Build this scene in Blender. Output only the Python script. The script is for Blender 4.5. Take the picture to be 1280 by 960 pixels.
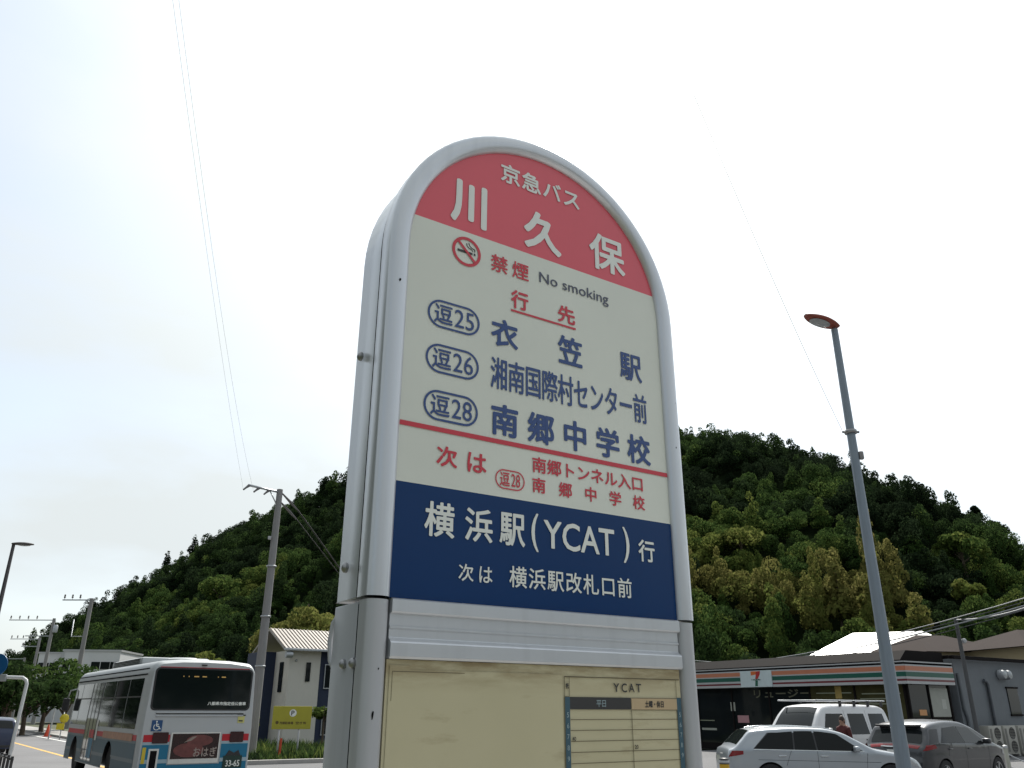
import bpy, bmesh, math, random
import numpy as np
from mathutils import Vector, Matrix

SC = bpy.context.scene
COL = SC.collection
R = math.radians
for _o in list(bpy.data.objects):
    bpy.data.objects.remove(_o)

# ------------------------------------------------------------------ camera
FPX, PITCH, ROLL, CAMZ = 1017.0, R(21.8), R(0.22), 1.75      # focal length in pixels of the 1280 wide photograph
cam_d = bpy.data.cameras.new('camera')
cam_d.sensor_width = 36.0
cam_d.lens = FPX / 1280 * 36.0
cam_d.clip_start, cam_d.clip_end = 0.05, 6000
cam = bpy.data.objects.new('camera', cam_d)
COL.objects.link(cam)
cam.matrix_world = Matrix.Translation((0, 0, CAMZ)) @ Matrix.Rotation(PITCH + R(90), 4, 'X') @ Matrix.Rotation(ROLL, 4, 'Z')
SC.camera = cam

# ------------------------------------------------------------------ sky, sun, exposure
SUN_AZ, SUN_EL = R(14.3), R(48.9)                            # azimuth from +Y towards +X
SUN_DIR = Vector((math.sin(SUN_AZ) * math.cos(SUN_EL), math.cos(SUN_AZ) * math.cos(SUN_EL), math.sin(SUN_EL)))
SC.view_settings.view_transform = 'Standard'
SC.view_settings.look = 'None'
SC.view_settings.exposure = 1.0
SC.view_settings.gamma = 1.0
SC.view_settings.use_curve_mapping = False

world = bpy.data.worlds.new('World')
SC.world = world
world.use_nodes = True
wt = world.node_tree
wt.nodes.clear()
W = wt.nodes.new
wout = W('ShaderNodeOutputWorld')
sky = W('ShaderNodeTexSky')
sky.sky_type = 'NISHITA'
sky.sun_disc = False
sky.sun_elevation = SUN_EL
sky.sun_rotation = SUN_AZ
sky.air_density, sky.dust_density, sky.ozone_density = 1.0, 2.0, 1.0
bg_sky = W('ShaderNodeBackground')
bg_sky.inputs[1].default_value = 0.12
wt.links.new(sky.outputs[0], bg_sky.inputs[0])
tc = W('ShaderNodeTexCoord')
dot = W('ShaderNodeVectorMath'); dot.operation = 'DOT_PRODUCT'
dot.inputs[1].default_value = SUN_DIR
wt.links.new(tc.outputs['Generated'], dot.inputs[0])
mr = W('ShaderNodeMapRange')
mr.inputs['From Min'].default_value = 0.55
mr.inputs['From Max'].default_value = 1.0
mr.inputs['To Min'].default_value = 0.0
mr.inputs['To Max'].default_value = 1.0
wt.links.new(dot.outputs['Value'], mr.inputs['Value'])
pw = W('ShaderNodeMath'); pw.operation = 'POWER'; pw.inputs[1].default_value = 3.0
wt.links.new(mr.outputs[0], pw.inputs[0])
bk = W('ShaderNodeMapRange'); bk.interpolation_type = 'SMOOTHSTEP'      # the veil of cloud is darker away from the sun
bk.inputs['From Min'].default_value = -0.5; bk.inputs['From Max'].default_value = 0.55
bk.inputs['To Min'].default_value = 0.25; bk.inputs['To Max'].default_value = 0.425
wt.links.new(dot.outputs['Value'], bk.inputs['Value'])
gl = W('ShaderNodeMath'); gl.operation = 'MULTIPLY_ADD'; gl.inputs[1].default_value = 0.5
wt.links.new(bk.outputs[0], gl.inputs[2])
wt.links.new(pw.outputs[0], gl.inputs[0])
bg_cl = W('ShaderNodeBackground')
bg_cl.inputs[0].default_value = (0.925, 0.99, 1.0, 1)
wt.links.new(gl.outputs[0], bg_cl.inputs[1])
mp = W('ShaderNodeMapping'); mp.inputs['Scale'].default_value = (1.0, 1.0, 2.6); mp.inputs['Location'].default_value = (3.1, 0.4, 0.2)
wt.links.new(tc.outputs['Generated'], mp.inputs[0])
nz = W('ShaderNodeTexNoise'); nz.inputs['Scale'].default_value = 2.6; nz.inputs['Detail'].default_value = 6; nz.inputs['Roughness'].default_value = 0.5
wt.links.new(mp.outputs[0], nz.inputs['Vector'])
cr = W('ShaderNodeMapRange')
cr.inputs['From Min'].default_value = 0.36; cr.inputs['From Max'].default_value = 0.60
cr.inputs['To Min'].default_value = 0.66; cr.inputs['To Max'].default_value = 0.99
wt.links.new(nz.outputs[0], cr.inputs['Value'])
mx = W('ShaderNodeMixShader')
wt.links.new(cr.outputs[0], mx.inputs[0])
wt.links.new(bg_sky.outputs[0], mx.inputs[1])
wt.links.new(bg_cl.outputs[0], mx.inputs[2])
wt.links.new(mx.outputs[0], wout.inputs[0])

sun_d = bpy.data.lights.new('sun', 'SUN')
sun_d.energy = 3.2
sun_d.angle = R(0.6)
sun_d.color = (1.0, 0.955, 0.88)
sun = bpy.data.objects.new('sun', sun_d)
COL.objects.link(sun)
sun.rotation_euler = (-SUN_DIR).to_track_quat('-Z', 'Y').to_euler()

# ------------------------------------------------------------------ directions of the place
A = R(33.1)                                                  # the sign and the shop: local x = n, local y = d
AR = R(35.6)                                                 # the road
def frame(a):
    return Vector((-math.sin(a), math.cos(a), 0)), Vector((math.cos(a), math.sin(a), 0))
D, N = frame(A)
DR, NR = frame(AR)
def vu(v, u, z=0.0): return N * v + D * u + Vector((0, 0, z))
def ru(v, u, z=0.0): return NR * v + DR * u + Vector((0, 0, z))
CAM3 = cam.matrix_world.to_3x3()
def ray(px, py):
    r = CAM3 @ Vector(((px - 640) / FPX, -(py - 480) / FPX, -1.0))
    return r
def at(px, py, Y):                                           # the point at distance Y ahead that the photograph shows there
    r = ray(px, py)
    return Vector((0, 0, CAMZ)) + r * (Y / r.y)

# ------------------------------------------------------------------ materials
def lin(c):
    return tuple(((x / 255.0) / 12.92 if x / 255.0 <= 0.04045 else ((x / 255.0 + 0.055) / 1.055) ** 2.4) for x in c)
MATS = {}
def mat(name, col, rough=0.6, metal=0.0, var=0.12, scale=6.0, bump=0.0, bscale=40.0, spec=0.5, coat=0.0, streak=0.0):
    if name in MATS: return MATS[name]
    m = bpy.data.materials.new(name); m.use_nodes = True
    t = m.node_tree; b = t.nodes['Principled BSDF']
    b.inputs['Roughness'].default_value = rough
    b.inputs['Metallic'].default_value = metal
    b.inputs['Specular IOR Level'].default_value = spec
    b.inputs['Coat Weight'].default_value = coat
    tcn = t.nodes.new('ShaderNodeTexCoord')
    no = t.nodes.new('ShaderNodeTexNoise'); no.inputs['Scale'].default_value = scale; no.inputs['Detail'].default_value = 5
    t.links.new(tcn.outputs['Object'], no.inputs['Vector'])
    mi = t.nodes.new('ShaderNodeMix'); mi.data_type = 'RGBA'
    mi.inputs[6].default_value = tuple(max(0, c * (1 - var)) for c in col) + (1,)
    mi.inputs[7].default_value = tuple(min(1, c * (1 + var)) for c in col) + (1,)
    t.links.new(no.outputs[0], mi.inputs[0])
    last = mi.outputs[2]
    if streak:
        mpn = t.nodes.new('ShaderNodeMapping'); mpn.inputs['Scale'].default_value = (14, 14, 0.9)
        t.links.new(tcn.outputs['Object'], mpn.inputs[0])
        n2 = t.nodes.new('ShaderNodeTexNoise'); n2.inputs['Scale'].default_value = 3; n2.inputs['Detail'].default_value = 4
        t.links.new(mpn.outputs[0], n2.inputs['Vector'])
        ra = t.nodes.new('ShaderNodeMapRange'); ra.inputs['From Min'].default_value = 0.5; ra.inputs['From Max'].default_value = 0.78
        ra.inputs['To Max'].default_value = streak
        t.links.new(n2.outputs[0], ra.inputs['Value'])
        m2 = t.nodes.new('ShaderNodeMix'); m2.data_type = 'RGBA'
        m2.inputs[7].default_value = tuple(c * 0.35 for c in col) + (1,)
        t.links.new(ra.outputs[0], m2.inputs[0]); t.links.new(last, m2.inputs[6])
        last = m2.outputs[2]
    t.links.new(last, b.inputs['Base Color'])
    if bump:
        nb = t.nodes.new('ShaderNodeTexNoise'); nb.inputs['Scale'].default_value = bscale; nb.inputs['Detail'].default_value = 4
        t.links.new(tcn.outputs['Object'], nb.inputs['Vector'])
        bp = t.nodes.new('ShaderNodeBump'); bp.inputs['Strength'].default_value = bump; bp.inputs['Distance'].default_value = 0.02
        t.links.new(nb.outputs[0], bp.inputs['Height']); t.links.new(bp.outputs[0], b.inputs['Normal'])
    MATS[name] = m
    return m

M_alu = mat('silver_paint', (0.58, 0.60, 0.63), 0.28, 0.5, 0.05, 5, streak=0.13)
M_alu2 = mat('grey_paint', (0.42, 0.43, 0.45), 0.40, 0.2, 0.06, 6, streak=0.18)
M_gap = mat('dark_gap', (0.012, 0.012, 0.013), 0.9, spec=0.0)
M_bolt = mat('bolt_steel', (0.3, 0.3, 0.3), 0.35, 0.9)
M_cream = mat('sign_cream', (0.67, 0.69, 0.62), 0.24, 0, 0.10, 4, spec=0.4)
M_red = mat('sign_red', lin((214, 92, 104)), 0.22, 0, 0.06, 3, spec=0.4)  # red lightened and pinkened: the glare over the header is in the paint
M_redink = mat('sign_red_ink', lin((196, 52, 66)), 0.3, 0, 0.05)
M_blue = mat('sign_blue', lin((6, 50, 98)), 0.25, 0, 0.10, 3, spec=0.25)
M_blueink = mat('sign_blue_ink', lin((44, 70, 124)), 0.3, 0, 0.05)
M_white = mat('sign_white_ink', (0.72, 0.74, 0.70), 0.3, 0, 0.04)
M_grayink = mat('sign_grey_ink', lin((72, 76, 96)), 0.3, 0, 0.05)
M_black = mat('black_ink', (0.03, 0.03, 0.03), 0.5)
M_teal = mat('teal_strip', lin((52, 84, 98)), 0.5, 0, 0.1)
M_line = mat('timetable_line', lin((92, 84, 60)), 0.6)
M_pink = mat('timetable_pink', lin((182, 160, 126)), 0.6)
M_galv = mat('galvanised_steel', (0.40, 0.42, 0.44), 0.45, 0.5, 0.12, 5, streak=0.2)
M_greypole = mat('lamp_pole_paint', (0.20, 0.24, 0.28), 0.45, 0.2, 0.08, 4, streak=0.25)
M_orange = mat('lamp_rust_orange', lin((128, 62, 48)), 0.6, 0, 0.3, 12)
M_lampglass = mat('lamp_lens', (0.30, 0.32, 0.33), 0.15)
M_conc = mat('concrete', (0.36, 0.35, 0.33), 0.85, 0, 0.15, 3, 0.25, 30, streak=0.3)
M_polec = mat('pole_concrete', (0.23, 0.225, 0.225), 0.8, 0, 0.12, 2, 0.2, 30, streak=0.35)
M_asph = mat('asphalt', (0.15, 0.15, 0.155), 0.9, 0, 0.25, 0.6, 0.4, 60)
M_asph2 = mat('lot_asphalt', (0.11, 0.11, 0.115), 0.9, 0, 0.25, 0.5, 0.4, 60)
M_pave = mat('paving', (0.30, 0.29, 0.28), 0.85, 0, 0.15, 2, 0.3, 50)
M_yline = mat('orange_line', (0.62, 0.36, 0.07), 0.7, 0, 0.2, 8)
M_wline = mat('white_line', (0.70, 0.70, 0.68), 0.7, 0, 0.15, 8)
M_soil = mat('soil', (0.055, 0.062, 0.03), 0.95, 0, 0.4, 0.2, 0.4, 8)
M_glass = mat('dark_glass', (0.006, 0.008, 0.009), 0.04, 0, 0.2, 1, spec=0.2)
M_glass2 = mat('window_glass', (0.012, 0.015, 0.016), 0.04, 0, 0.3, 0.8, spec=0.33)
M_rub = mat('black_rubber', (0.015, 0.015, 0.016), 0.75)
M_blackp = mat('black_plastic', (0.02, 0.02, 0.022), 0.45)
M_wire = mat('cable_black', (0.03, 0.03, 0.032), 0.6)
M_wirethin = mat('cable_grey', (0.22, 0.23, 0.24), 0.6)
M_ins = mat('insulator', (0.10, 0.09, 0.09), 0.3)

# ------------------------------------------------------------------ mesh helpers
class MB:
    def __init__(s): s.bm = bmesh.new()
    def box(s, c, d, rz=0.0, bev=0.0, m=0, rot=None):
        b2 = bmesh.new(); bmesh.ops.create_cube(b2, size=1)
        for v in b2.verts: v.co = Vector((v.co.x * d[0], v.co.y * d[1], v.co.z * d[2]))
        if bev: bmesh.ops.bevel(b2, geom=list(b2.edges), offset=bev, segments=2, affect='EDGES', profile=0.5)
        M = Matrix.Translation(c) @ (rot if rot is not None else Matrix.Rotation(rz, 4, 'Z'))
        s._add(b2, M, m)
        return s
    def _add(s, b2, M, m=0):
        mp = {}
        for v in b2.verts: mp[v] = s.bm.verts.new(M @ v.co)
        for f in b2.faces:
            try:
                nf = s.bm.faces.new([mp[v] for v in f.verts]); nf.material_index = m; nf.smooth = f.smooth
            except ValueError: pass
        b2.free()
    def face(s, pts, m=0):
        f = s.bm.faces.new([s.bm.verts.new(Vector(p)) for p in pts]); f.material_index = m
        return s
    def grid(s, rows, m=0, close=False, smooth=True):
        vs = [[s.bm.verts.new(Vector(p)) for p in r] for r in rows]
        for i in range(len(vs) - 1):
            n = len(vs[i])
            for j in range(n if close else n - 1):
                k = (j + 1) % n
                try:
                    f = s.bm.faces.new([vs[i][j], vs[i][k], vs[i + 1][k], vs[i + 1][j]]); f.material_index = m; f.smooth = smooth
                except ValueError: pass
        return vs
    def tube(s, pts, r, seg=10, m=0, caps=True):
        pts = [Vector(p) for p in pts]; n = len(pts)
        rs = r if isinstance(r, (list, tuple)) else [r] * n
        tg = [(pts[min(i + 1, n - 1)] - pts[max(i - 1, 0)]).normalized() for i in range(n)]
        ref = Vector((0, 0, 1)) if abs(tg[0].z) < 0.9 else Vector((1, 0, 0))
        rows = []
        for i in range(n):
            x = tg[i].cross(ref)
            if x.length < 1e-4: x = tg[i].orthogonal()
            x.normalize(); y = tg[i].cross(x).normalized(); ref = x.cross(tg[i]) * 1.0
            ref = y if abs(tg[i].dot(ref)) > 0.99 else ref
            rows.append([pts[i] + (x * math.cos(2 * math.pi * k / seg) + y * math.sin(2 * math.pi * k / seg)) * rs[i] for k in range(seg)])
        vs = s.grid(rows, m, close=True)
        if caps:
            for v, rev in ((vs[0], True), (vs[-1], False)):
                try: f = s.bm.faces.new(list(reversed(v)) if rev else v); f.material_index = m
                except ValueError: pass
        return s
    def prism(s, poly, axis, a, b, m=0, org=(0, 0, 0)):
        """poly: 2D outline; axis 'x','y','z': extrude from a to b along it"""
        def P(p, t):
            if axis == 'y': q = (p[0], t, p[1])
            elif axis == 'x': q = (t, p[0], p[1])
            else: q = (p[0], p[1], t)
            return Vector(q) + Vector(org)
        v0 = [s.bm.verts.new(P(p, a)) for p in poly]; v1 = [s.bm.verts.new(P(p, b)) for p in poly]
        n = len(poly)
        for f in (list(reversed(v0)), v1):
            g = s.bm.faces.new(f); g.material_index = m
        for i in range(n):
            g = s.bm.faces.new([v0[i], v0[(i + 1) % n], v1[(i + 1) % n], v1[i]]); g.material_index = m
        return s
    def lathe(s, prof, c=(0, 0, 0), axis='z', seg=20, m=0):
        rows = []
        for r, h in prof:
            row = []
            for k in range(seg):
                a = 2 * math.pi * k / seg
                p = (r * math.cos(a), r * math.sin(a), h)
                if axis == 'y': p = (p[0], h, p[1])
                if axis == 'x': p = (h, p[0], p[1])
                row.append(Vector(c) + Vector(p))
            rows.append(row)
        vs = s.grid(rows, m, close=True)
        for v in (vs[0], vs[-1]):
            try: f = s.bm.faces.new(v); f.material_index = m
            except ValueError: pass
        return s
    def build(s, name, mats, parent=None, smooth=None, loc=None, rz=None):
        me = bpy.data.meshes.new(name)
        bmesh.ops.recalc_face_normals(s.bm, faces=s.bm.faces)
        s.bm.to_mesh(me); s.bm.free()
        for m in (mats if isinstance(mats, (list, tuple)) else [mats]): me.materials.append(m)
        o = bpy.data.objects.new(name, me); COL.objects.link(o)
        if parent is not None: o.parent = parent
        if loc is not None: o.location = loc
        if rz is not None: o.rotation_euler.z = rz
        if smooth:
            for p in me.polygons: p.use_smooth = True
            me.set_sharp_from_angle(angle=R(smooth))
        return o

def tag(o, label=None, cat=None, group=None, kind=None):
    if label: o['label'] = label
    if cat: o['category'] = cat
    if group: o['group'] = group
    if kind: o['kind'] = kind
    return o
def thing(name, label, cat, loc=(0, 0, 0), rz=0.0, group=None):
    o = bpy.data.objects.new(name, None); COL.objects.link(o)
    o.empty_display_size = 0.2
    o.location = loc; o.rotation_euler.z = rz
    return tag(o, label, cat, group)
def struct(mb, name, m, loc=None, rz=None):
    return tag(mb.build(name, m, loc=loc, rz=rz), kind='structure')

# ------------------------------------------------------------------ lettering (built-in font, so CJK glyphs come from Blender itself)
_tc = {}
def text_mesh(s, off=0.0):
    k = (s, off)
    if k in _tc: return _tc[k]
    c = bpy.data.curves.new('lettering', 'FONT'); c.body = s; c.size = 1; c.offset = off; c.resolution_u = 3
    o = bpy.data.objects.new('lettering', c); COL.objects.link(o)
    dg = bpy.context.evaluated_depsgraph_get(); dg.update()
    me = bpy.data.meshes.new_from_object(o.evaluated_get(dg))
    co = [(v.co.x, v.co.y) for v in me.vertices]; fa = [tuple(p.vertices) for p in me.polygons]
    bpy.data.objects.remove(o); bpy.data.curves.remove(c); bpy.data.meshes.remove(me)
    _tc[k] = (co, fa)
    return _tc[k]
def lettering(items, m, parent, plane, name='lettering'):
    """items: (text, x0, x1, z0, z1, mode, weight); 'cells' = one em box per sign, 'fit' = the whole string fitted to the box.
    Strokes are thickened with a round brush: copies shifted round a small circle, each 0.03 mm above the last.  plane(x, z) -> 3D point."""
    lift = (plane(1, 0) - plane(0, 0)).cross(plane(0, 1) - plane(0, 0)).normalized() * 0.00003
    for it in items:
        bm = bmesh.new()
        s, x0, x1, z0, z1, mode, wgt = it[:7]
        def put(co, fa, f, rad):
            n = 9 if rad > 0 else 1
            for c in range(n):
                dx, dz = (0, 0) if c == n - 1 else (rad * math.cos(c * 0.7854), rad * math.sin(c * 0.7854))
                vs = []
                for x, y in co:
                    p = f(x, y); vs.append(bm.verts.new(plane(p[0] + dx, p[1] + dz) + lift * c))
                for p in fa:
                    try: bm.faces.new([vs[i] for i in p])
                    except ValueError: pass
        if mode == 'cells':
            h = z1 - z0; n = len(s); gw = it[7] if len(it) > 7 else (x1 - x0) / n
            rad = wgt * min(gw, h)
            for i, ch in enumerate(s):
                if ch == ' ': continue
                co, fa = text_mesh(ch)
                cx = x0 + gw / 2 + (0 if n == 1 else i * ((x1 - x0) - gw) / (n - 1)); cz = (z0 + z1) / 2
                sx, sz = (gw - 2 * rad) / 0.93, (h - 2 * rad) / 0.93
                put(co, fa, lambda x, y: (cx + (x - 0.5) * sx, cz + (y - 0.38) * sz), rad)
        else:
            co, fa = text_mesh(s)
            rad = wgt * (z1 - z0)
            ax, bx = min(c[0] for c in co), max(c[0] for c in co); ay, by = min(c[1] for c in co), max(c[1] for c in co)
            X0, X1, Z0, Z1 = x0 + rad, x1 - rad, z0 + rad, z1 - rad
            put(co, fa, lambda x, y: (X0 + (x - ax) / (bx - ax) * (X1 - X0), Z0 + (y - ay) / (by - ay) * (Z1 - Z0)), rad)
        me = bpy.data.meshes.new(name); bm.to_mesh(me); bm.free(); me.materials.append(m)
        o = bpy.data.objects.new(name, me); COL.objects.link(o); o.parent = parent
def ring_pts(cx, cz, w, h, r, seg=8):
    pts = []
    for qx, qz, a0 in ((1, 1, 0), (-1, 1, 90), (-1, -1, 180), (1, -1, 270)):
        for k in range(seg + 1):
            a = R(a0 + 90 * k / seg)
            pts.append((cx + qx * (w / 2 - r) + r * math.cos(a), cz + qz * (h / 2 - r) + r * math.sin(a)))
    return pts
def flat_ring(mb, outer, inner, plane, m=0):
    n = len(outer)
    a = [mb.bm.verts.new(plane(*p)) for p in outer]; b = [mb.bm.verts.new(plane(*p)) for p in inner]
    for i in range(n):
        f = mb.bm.faces.new([a[i], a[(i + 1) % n], b[(i + 1) % n], b[i]]); f.material_index = m

# ================================================================== THE GROUND
def rz_quad(v0, v1, u0, u1, z, f=ru):
    return [f(v0, u0, z), f(v1, u0, z), f(v1, u1, z), f(v0, u1, z)]
g = MB(); g.face([(-1500, -600, -0.16), (1500, -600, -0.16), (1500, 2500, -0.16), (-1500, 2500, -0.16)])
struct(g, 'ground', M_soil)
g = MB(); g.face(rz_quad(2.6, 9.4, -80, 260, 0.0)); struct(g, 'road', M_asph)
g = MB(); g.face(rz_quad(6.03, 6.18, -80, 260, 0.004)); struct(g, 'centre_line', M_yline)
g = MB(); g.face(rz_quad(3.0, 3.13, -80, 260, 0.004)); g.face(rz_quad(8.55, 8.7, 31, 260, 0.004)); struct(g, 'edge_line', M_wline)
g = MB(); g.box((0, 0, 0), (2.6, 340, 0.3), bev=0); struct(g, 'sidewalk', M_pave, loc=ru(1.15, 90, 0.0), rz=AR)
g = MB(); g.box((0, 0, 0), (0.16, 340, 0.31), bev=0.015); struct(g, 'kerb', M_conc, loc=ru(2.53, 90, -0.003), rz=AR)
g = MB(); g.box((0, 0, 0), (0.18, 200, 0.3), bev=0.015); struct(g, 'kerb', M_conc, loc=ru(9.48, 131.2, -0.02), rz=AR)
g = MB(); g.box((0, 0, 0), (2.0, 200, 0.26)); struct(g, 'sidewalk', M_pave, loc=ru(10.56, 131.2, -0.02), rz=AR)
g = MB(); g.face([ru(9.4, -80, -0.03), vu(60, -80, -0.03), vu(60, 30.0, -0.03), ru(9.4, 30.6, -0.03)]); struct(g, 'parking_lot', M_asph2)
g = MB()
for k in range(7):
    u = 2.2 + k * 2.6
    g.face([vu(27.0, u, -0.026), vu(31.0, u, -0.026), vu(31.0, u + 0.12, -0.026), vu(27.0, u + 0.12, -0.026)])
    g.face([vu(12.0, u, -0.026), vu(17.0, u, -0.026), vu(17.0, u + 0.12, -0.026), vu(12.0, u + 0.12, -0.026)])
struct(g, 'bay_markings', M_wline)
g = MB(); g.box((0, 0, 0), (17, 0.22, 0.3), bev=0.02); struct(g, 'kerb', M_conc, loc=vu(17.5, 30.35, -0.04), rz=A)

# ------------------------------------------------------------------ hill
RID = [(-560, 560, 4), (-376, 520, 7.8), (-284, 480, 20.9), (-239, 440, 34.2), (-195, 400, 48.9), (-153, 360, 57.9), (-104, 310, 67.4), (-66, 275, 72.7), (-31, 255, 79.7),
       (15, 245, 86.1), (52, 240, 83.2), (75, 235, 77.8), (95, 228, 68.3), (114, 222, 56.9), (135, 215, 42.4), (163, 210, 25.9), (206, 210, 9.1), (330, 220, 3)]
rx = np.array([p[0] for p in RID], float); ry = np.array([p[1] for p in RID], float); rh = np.array([p[2] for p in RID], float)
TREE_H = 6.8
def vnoise(x, y, s, seed):
    x = np.asarray(x, float) / s; y = np.asarray(y, float) / s
    def h(i, j):
        n = (i * 374761393 + j * 668265263 + seed * 1442695041).astype(np.int64) & 0x7fffffff
        n = ((n ^ (n >> 13)) * 1274126177) & 0x7fffffff
        return ((n ^ (n >> 16)) & 0xffff) / 65535.0
    i = np.floor(x).astype(np.int64); j = np.floor(y).astype(np.int64); fx = x - i; fy = y - j
    fx = fx * fx * (3 - 2 * fx); fy = fy * fy * (3 - 2 * fy)
    return (h(i, j) * (1 - fx) + h(i + 1, j) * fx) * (1 - fy) + (h(i, j + 1) * (1 - fx) + h(i + 1, j + 1) * fx) * fy
def hill_h(x, y):
    x = np.asarray(x, float); y = np.asarray(y, float)
    Y = np.interp(x, rx, ry); H = np.maximum(np.interp(x, rx, rh) - TREE_H * 0.9, 0.0)
    Wd = 48 + H * 1.15
    t = (y - (Y - Wd)) / Wd
    f = np.clip(t, 0, 1); f = 0.8 * f ** 1.05 + 0.2 * np.sin(f * math.pi / 2) ** 1.5
    b = np.clip(1 - (y - Y) / 170.0, 0, 1)
    s = np.where(t <= 1, f, b * b * (3 - 2 * b))
    mid = np.clip(t, 0, 1) * np.clip(1.02 - t, 0, 1) * 4
    spur = (vnoise(x + y * 0.25, y * 0.35, 30, 3) - 0.5) * 13 + (vnoise(x, y, 14, 9) - 0.5) * 5
    return H * s + spur * np.clip(mid, 0, 1) * np.clip(H / 40, 0, 1) * np.where(t > 0, 1, 0)
xs = np.arange(-420, 331, 6.0); ys = np.arange(70, 641, 6.0)
X, Y2 = np.meshgrid(xs, ys); Z = hill_h(X, Y2)
me = bpy.data.meshes.new('hill')
nv = X.size; me.vertices.add(nv)
me.vertices.foreach_set('co', np.stack([X, Y2, Z - 0.4], -1).reshape(-1).astype(np.float32))
idx = np.arange(nv).reshape(X.shape)
q = np.stack([idx[:-1, :-1], idx[:-1, 1:], idx[1:, 1:], idx[1:, :-1]], -1).reshape(-1, 4)
me.loops.add(q.size); me.loops.foreach_set('vertex_index', q.reshape(-1).astype(np.int32))
me.polygons.add(len(q)); me.polygons.foreach_set('loop_start', (np.arange(len(q)) * 4).astype(np.int32))
me.update(); me.validate()
for p in me.polygons: p.use_smooth = True
me.materials.append(mat('hill_undergrowth', (0.010, 0.016, 0.007), 1.0, 0, 0.5, 0.15, 0.6, 0.8, spec=0.0))
hill = bpy.data.objects.new('hill', me); COL.objects.link(hill); tag(hill, kind='structure')
def hill_hit(px, py):
    r = ray(px, py); o = Vector((0, 0, CAMZ)); t = np.arange(60, 420, 0.5) / r.y
    xx = r.x * t; yy = r.y * t; zz = CAMZ + r.z * t
    k = np.nonzero(hill_h(xx, yy) + TREE_H * 0.8 > zz)[0]
    if len(k) == 0: return None
    return float(xx[k[0]]), float(yy[k[0]])

# ------------------------------------------------------------------ foliage
def leaf_material(name):
    m = bpy.data.materials.new(name); m.use_nodes = True
    t = m.node_tree; t.nodes.clear(); n = t.nodes.new
    out = n('ShaderNodeOutputMaterial')
    at_ = n('ShaderNodeAttribute'); at_.attribute_name = 'tint'
    ramp = n('ShaderNodeValToRGB'); e = ramp.color_ramp.elements
    e[0].position = 0.0; e[0].color = (0.008, 0.013, 0.008, 1)
    e[1].position = 1.0; e[1].color = (0.150, 0.148, 0.045, 1)
    for p, c in ((0.3, (0.017, 0.031, 0.014)), (0.55, (0.042, 0.082, 0.021)), (0.78, (0.112, 0.145, 0.034))):
        k = e.new(p); k.color = c + (1,)
    t.links.new(at_.outputs['Fac'], ramp.inputs[0])
    d = n('ShaderNodeBsdfDiffuse'); tr = n('ShaderNodeBsdfTranslucent'); gl_ = n('ShaderNodeBsdfGlossy'); gl_.inputs['Roughness'].default_value = 0.5
    t.links.new(ramp.outputs[0], d.inputs[0])
    hs = n('ShaderNodeHueSaturation'); hs.inputs['Hue'].default_value = 0.485; hs.inputs['Saturation'].default_value = 0.95; hs.inputs['Value'].default_value = 1.25
    t.links.new(ramp.outputs[0], hs.inputs['Color']); t.links.new(hs.outputs[0], tr.inputs[0])
    m1 = n('ShaderNodeMixShader'); m1.inputs[0].default_value = 0.42
    t.links.new(d.outputs[0], m1.inputs[1]); t.links.new(tr.outputs[0], m1.inputs[2])
    m2 = n('ShaderNodeMixShader'); m2.inputs[0].default_value = 0.02
    t.links.new(m1.outputs[0], m2.inputs[1]); t.links.new(gl_.outputs[0], m2.inputs[2])
    t.links.new(m1.outputs[0], out.inputs[0])
    return m
M_leaf = leaf_material('leaves')
M_bark = mat('bark', (0.09, 0.07, 0.05), 0.9, 0, 0.3, 6, 0.5, 20)
def leaf_cloud(rng, blobs, n, leaf, up=0.25, aspect=0.6):
    b = np.array(blobs, float)                               # x y z rx ry rz
    wgt = (b[:, 3] * b[:, 4]) ** 1.0; wgt /= wgt.sum()
    k = rng.choice(len(b), n, p=wgt)
    d = rng.normal(size=(n, 3)); d[:, 2] += up; d /= np.linalg.norm(d, axis=1)[:, None]
    rad = 0.62 + 0.42 * rng.random(n) ** 0.6
    p = b[k, :3] + d * b[k, 3:6] * rad[:, None]
    nr = d + rng.normal(size=(n, 3)) * 0.55; nr /= np.linalg.norm(nr, axis=1)[:, None]
    t = np.cross(nr, rng.normal(size=(n, 3))); t /= np.linalg.norm(t, axis=1)[:, None] + 1e-9
    u = np.cross(nr, t)
    s = leaf * (0.55 + 0.75 * rng.random(n))[:, None]
    a = t * s; c = u * s * aspect
    bend = nr * s * 0.12
    v = np.stack([p - a, p - c + bend, p + a, p + c + bend], 1)
    return v.reshape(-1, 3), d, k
def leaf_mesh(name, v, tint):
    n = len(v) // 4
    me = bpy.data.meshes.new(name); me.vertices.add(len(v)); me.vertices.foreach_set('co', v.reshape(-1).astype(np.float32))
    me.loops.add(4 * n); me.loops.foreach_set('vertex_index', np.arange(4 * n, dtype=np.int32))
    me.polygons.add(n); me.polygons.foreach_set('loop_start', (np.arange(n) * 4).astype(np.int32))
    me.update()
    at_ = me.attributes.new('tint', 'FLOAT', 'POINT'); at_.data.foreach_set('value', np.repeat(tint, 4).astype(np.float32))
    me.materials.append(M_leaf)
    return me
def blobs_round(rng, w, h, n, base=0.0, dome=1.0):
    out = []
    for i in range(n):
        a = rng.random() * 6.283; r = w * 0.68 * math.sqrt(rng.random()); q = 1 - (r / w) ** 2
        z = base + h * (0.25 + 0.55 * rng.random() * q * dome + 0.12 * q)
        s = w * (0.26 + 0.2 * rng.random())
        out.append((r * math.cos(a), r * math.sin(a), z, s, s, s * 0.75))
    return out
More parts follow.
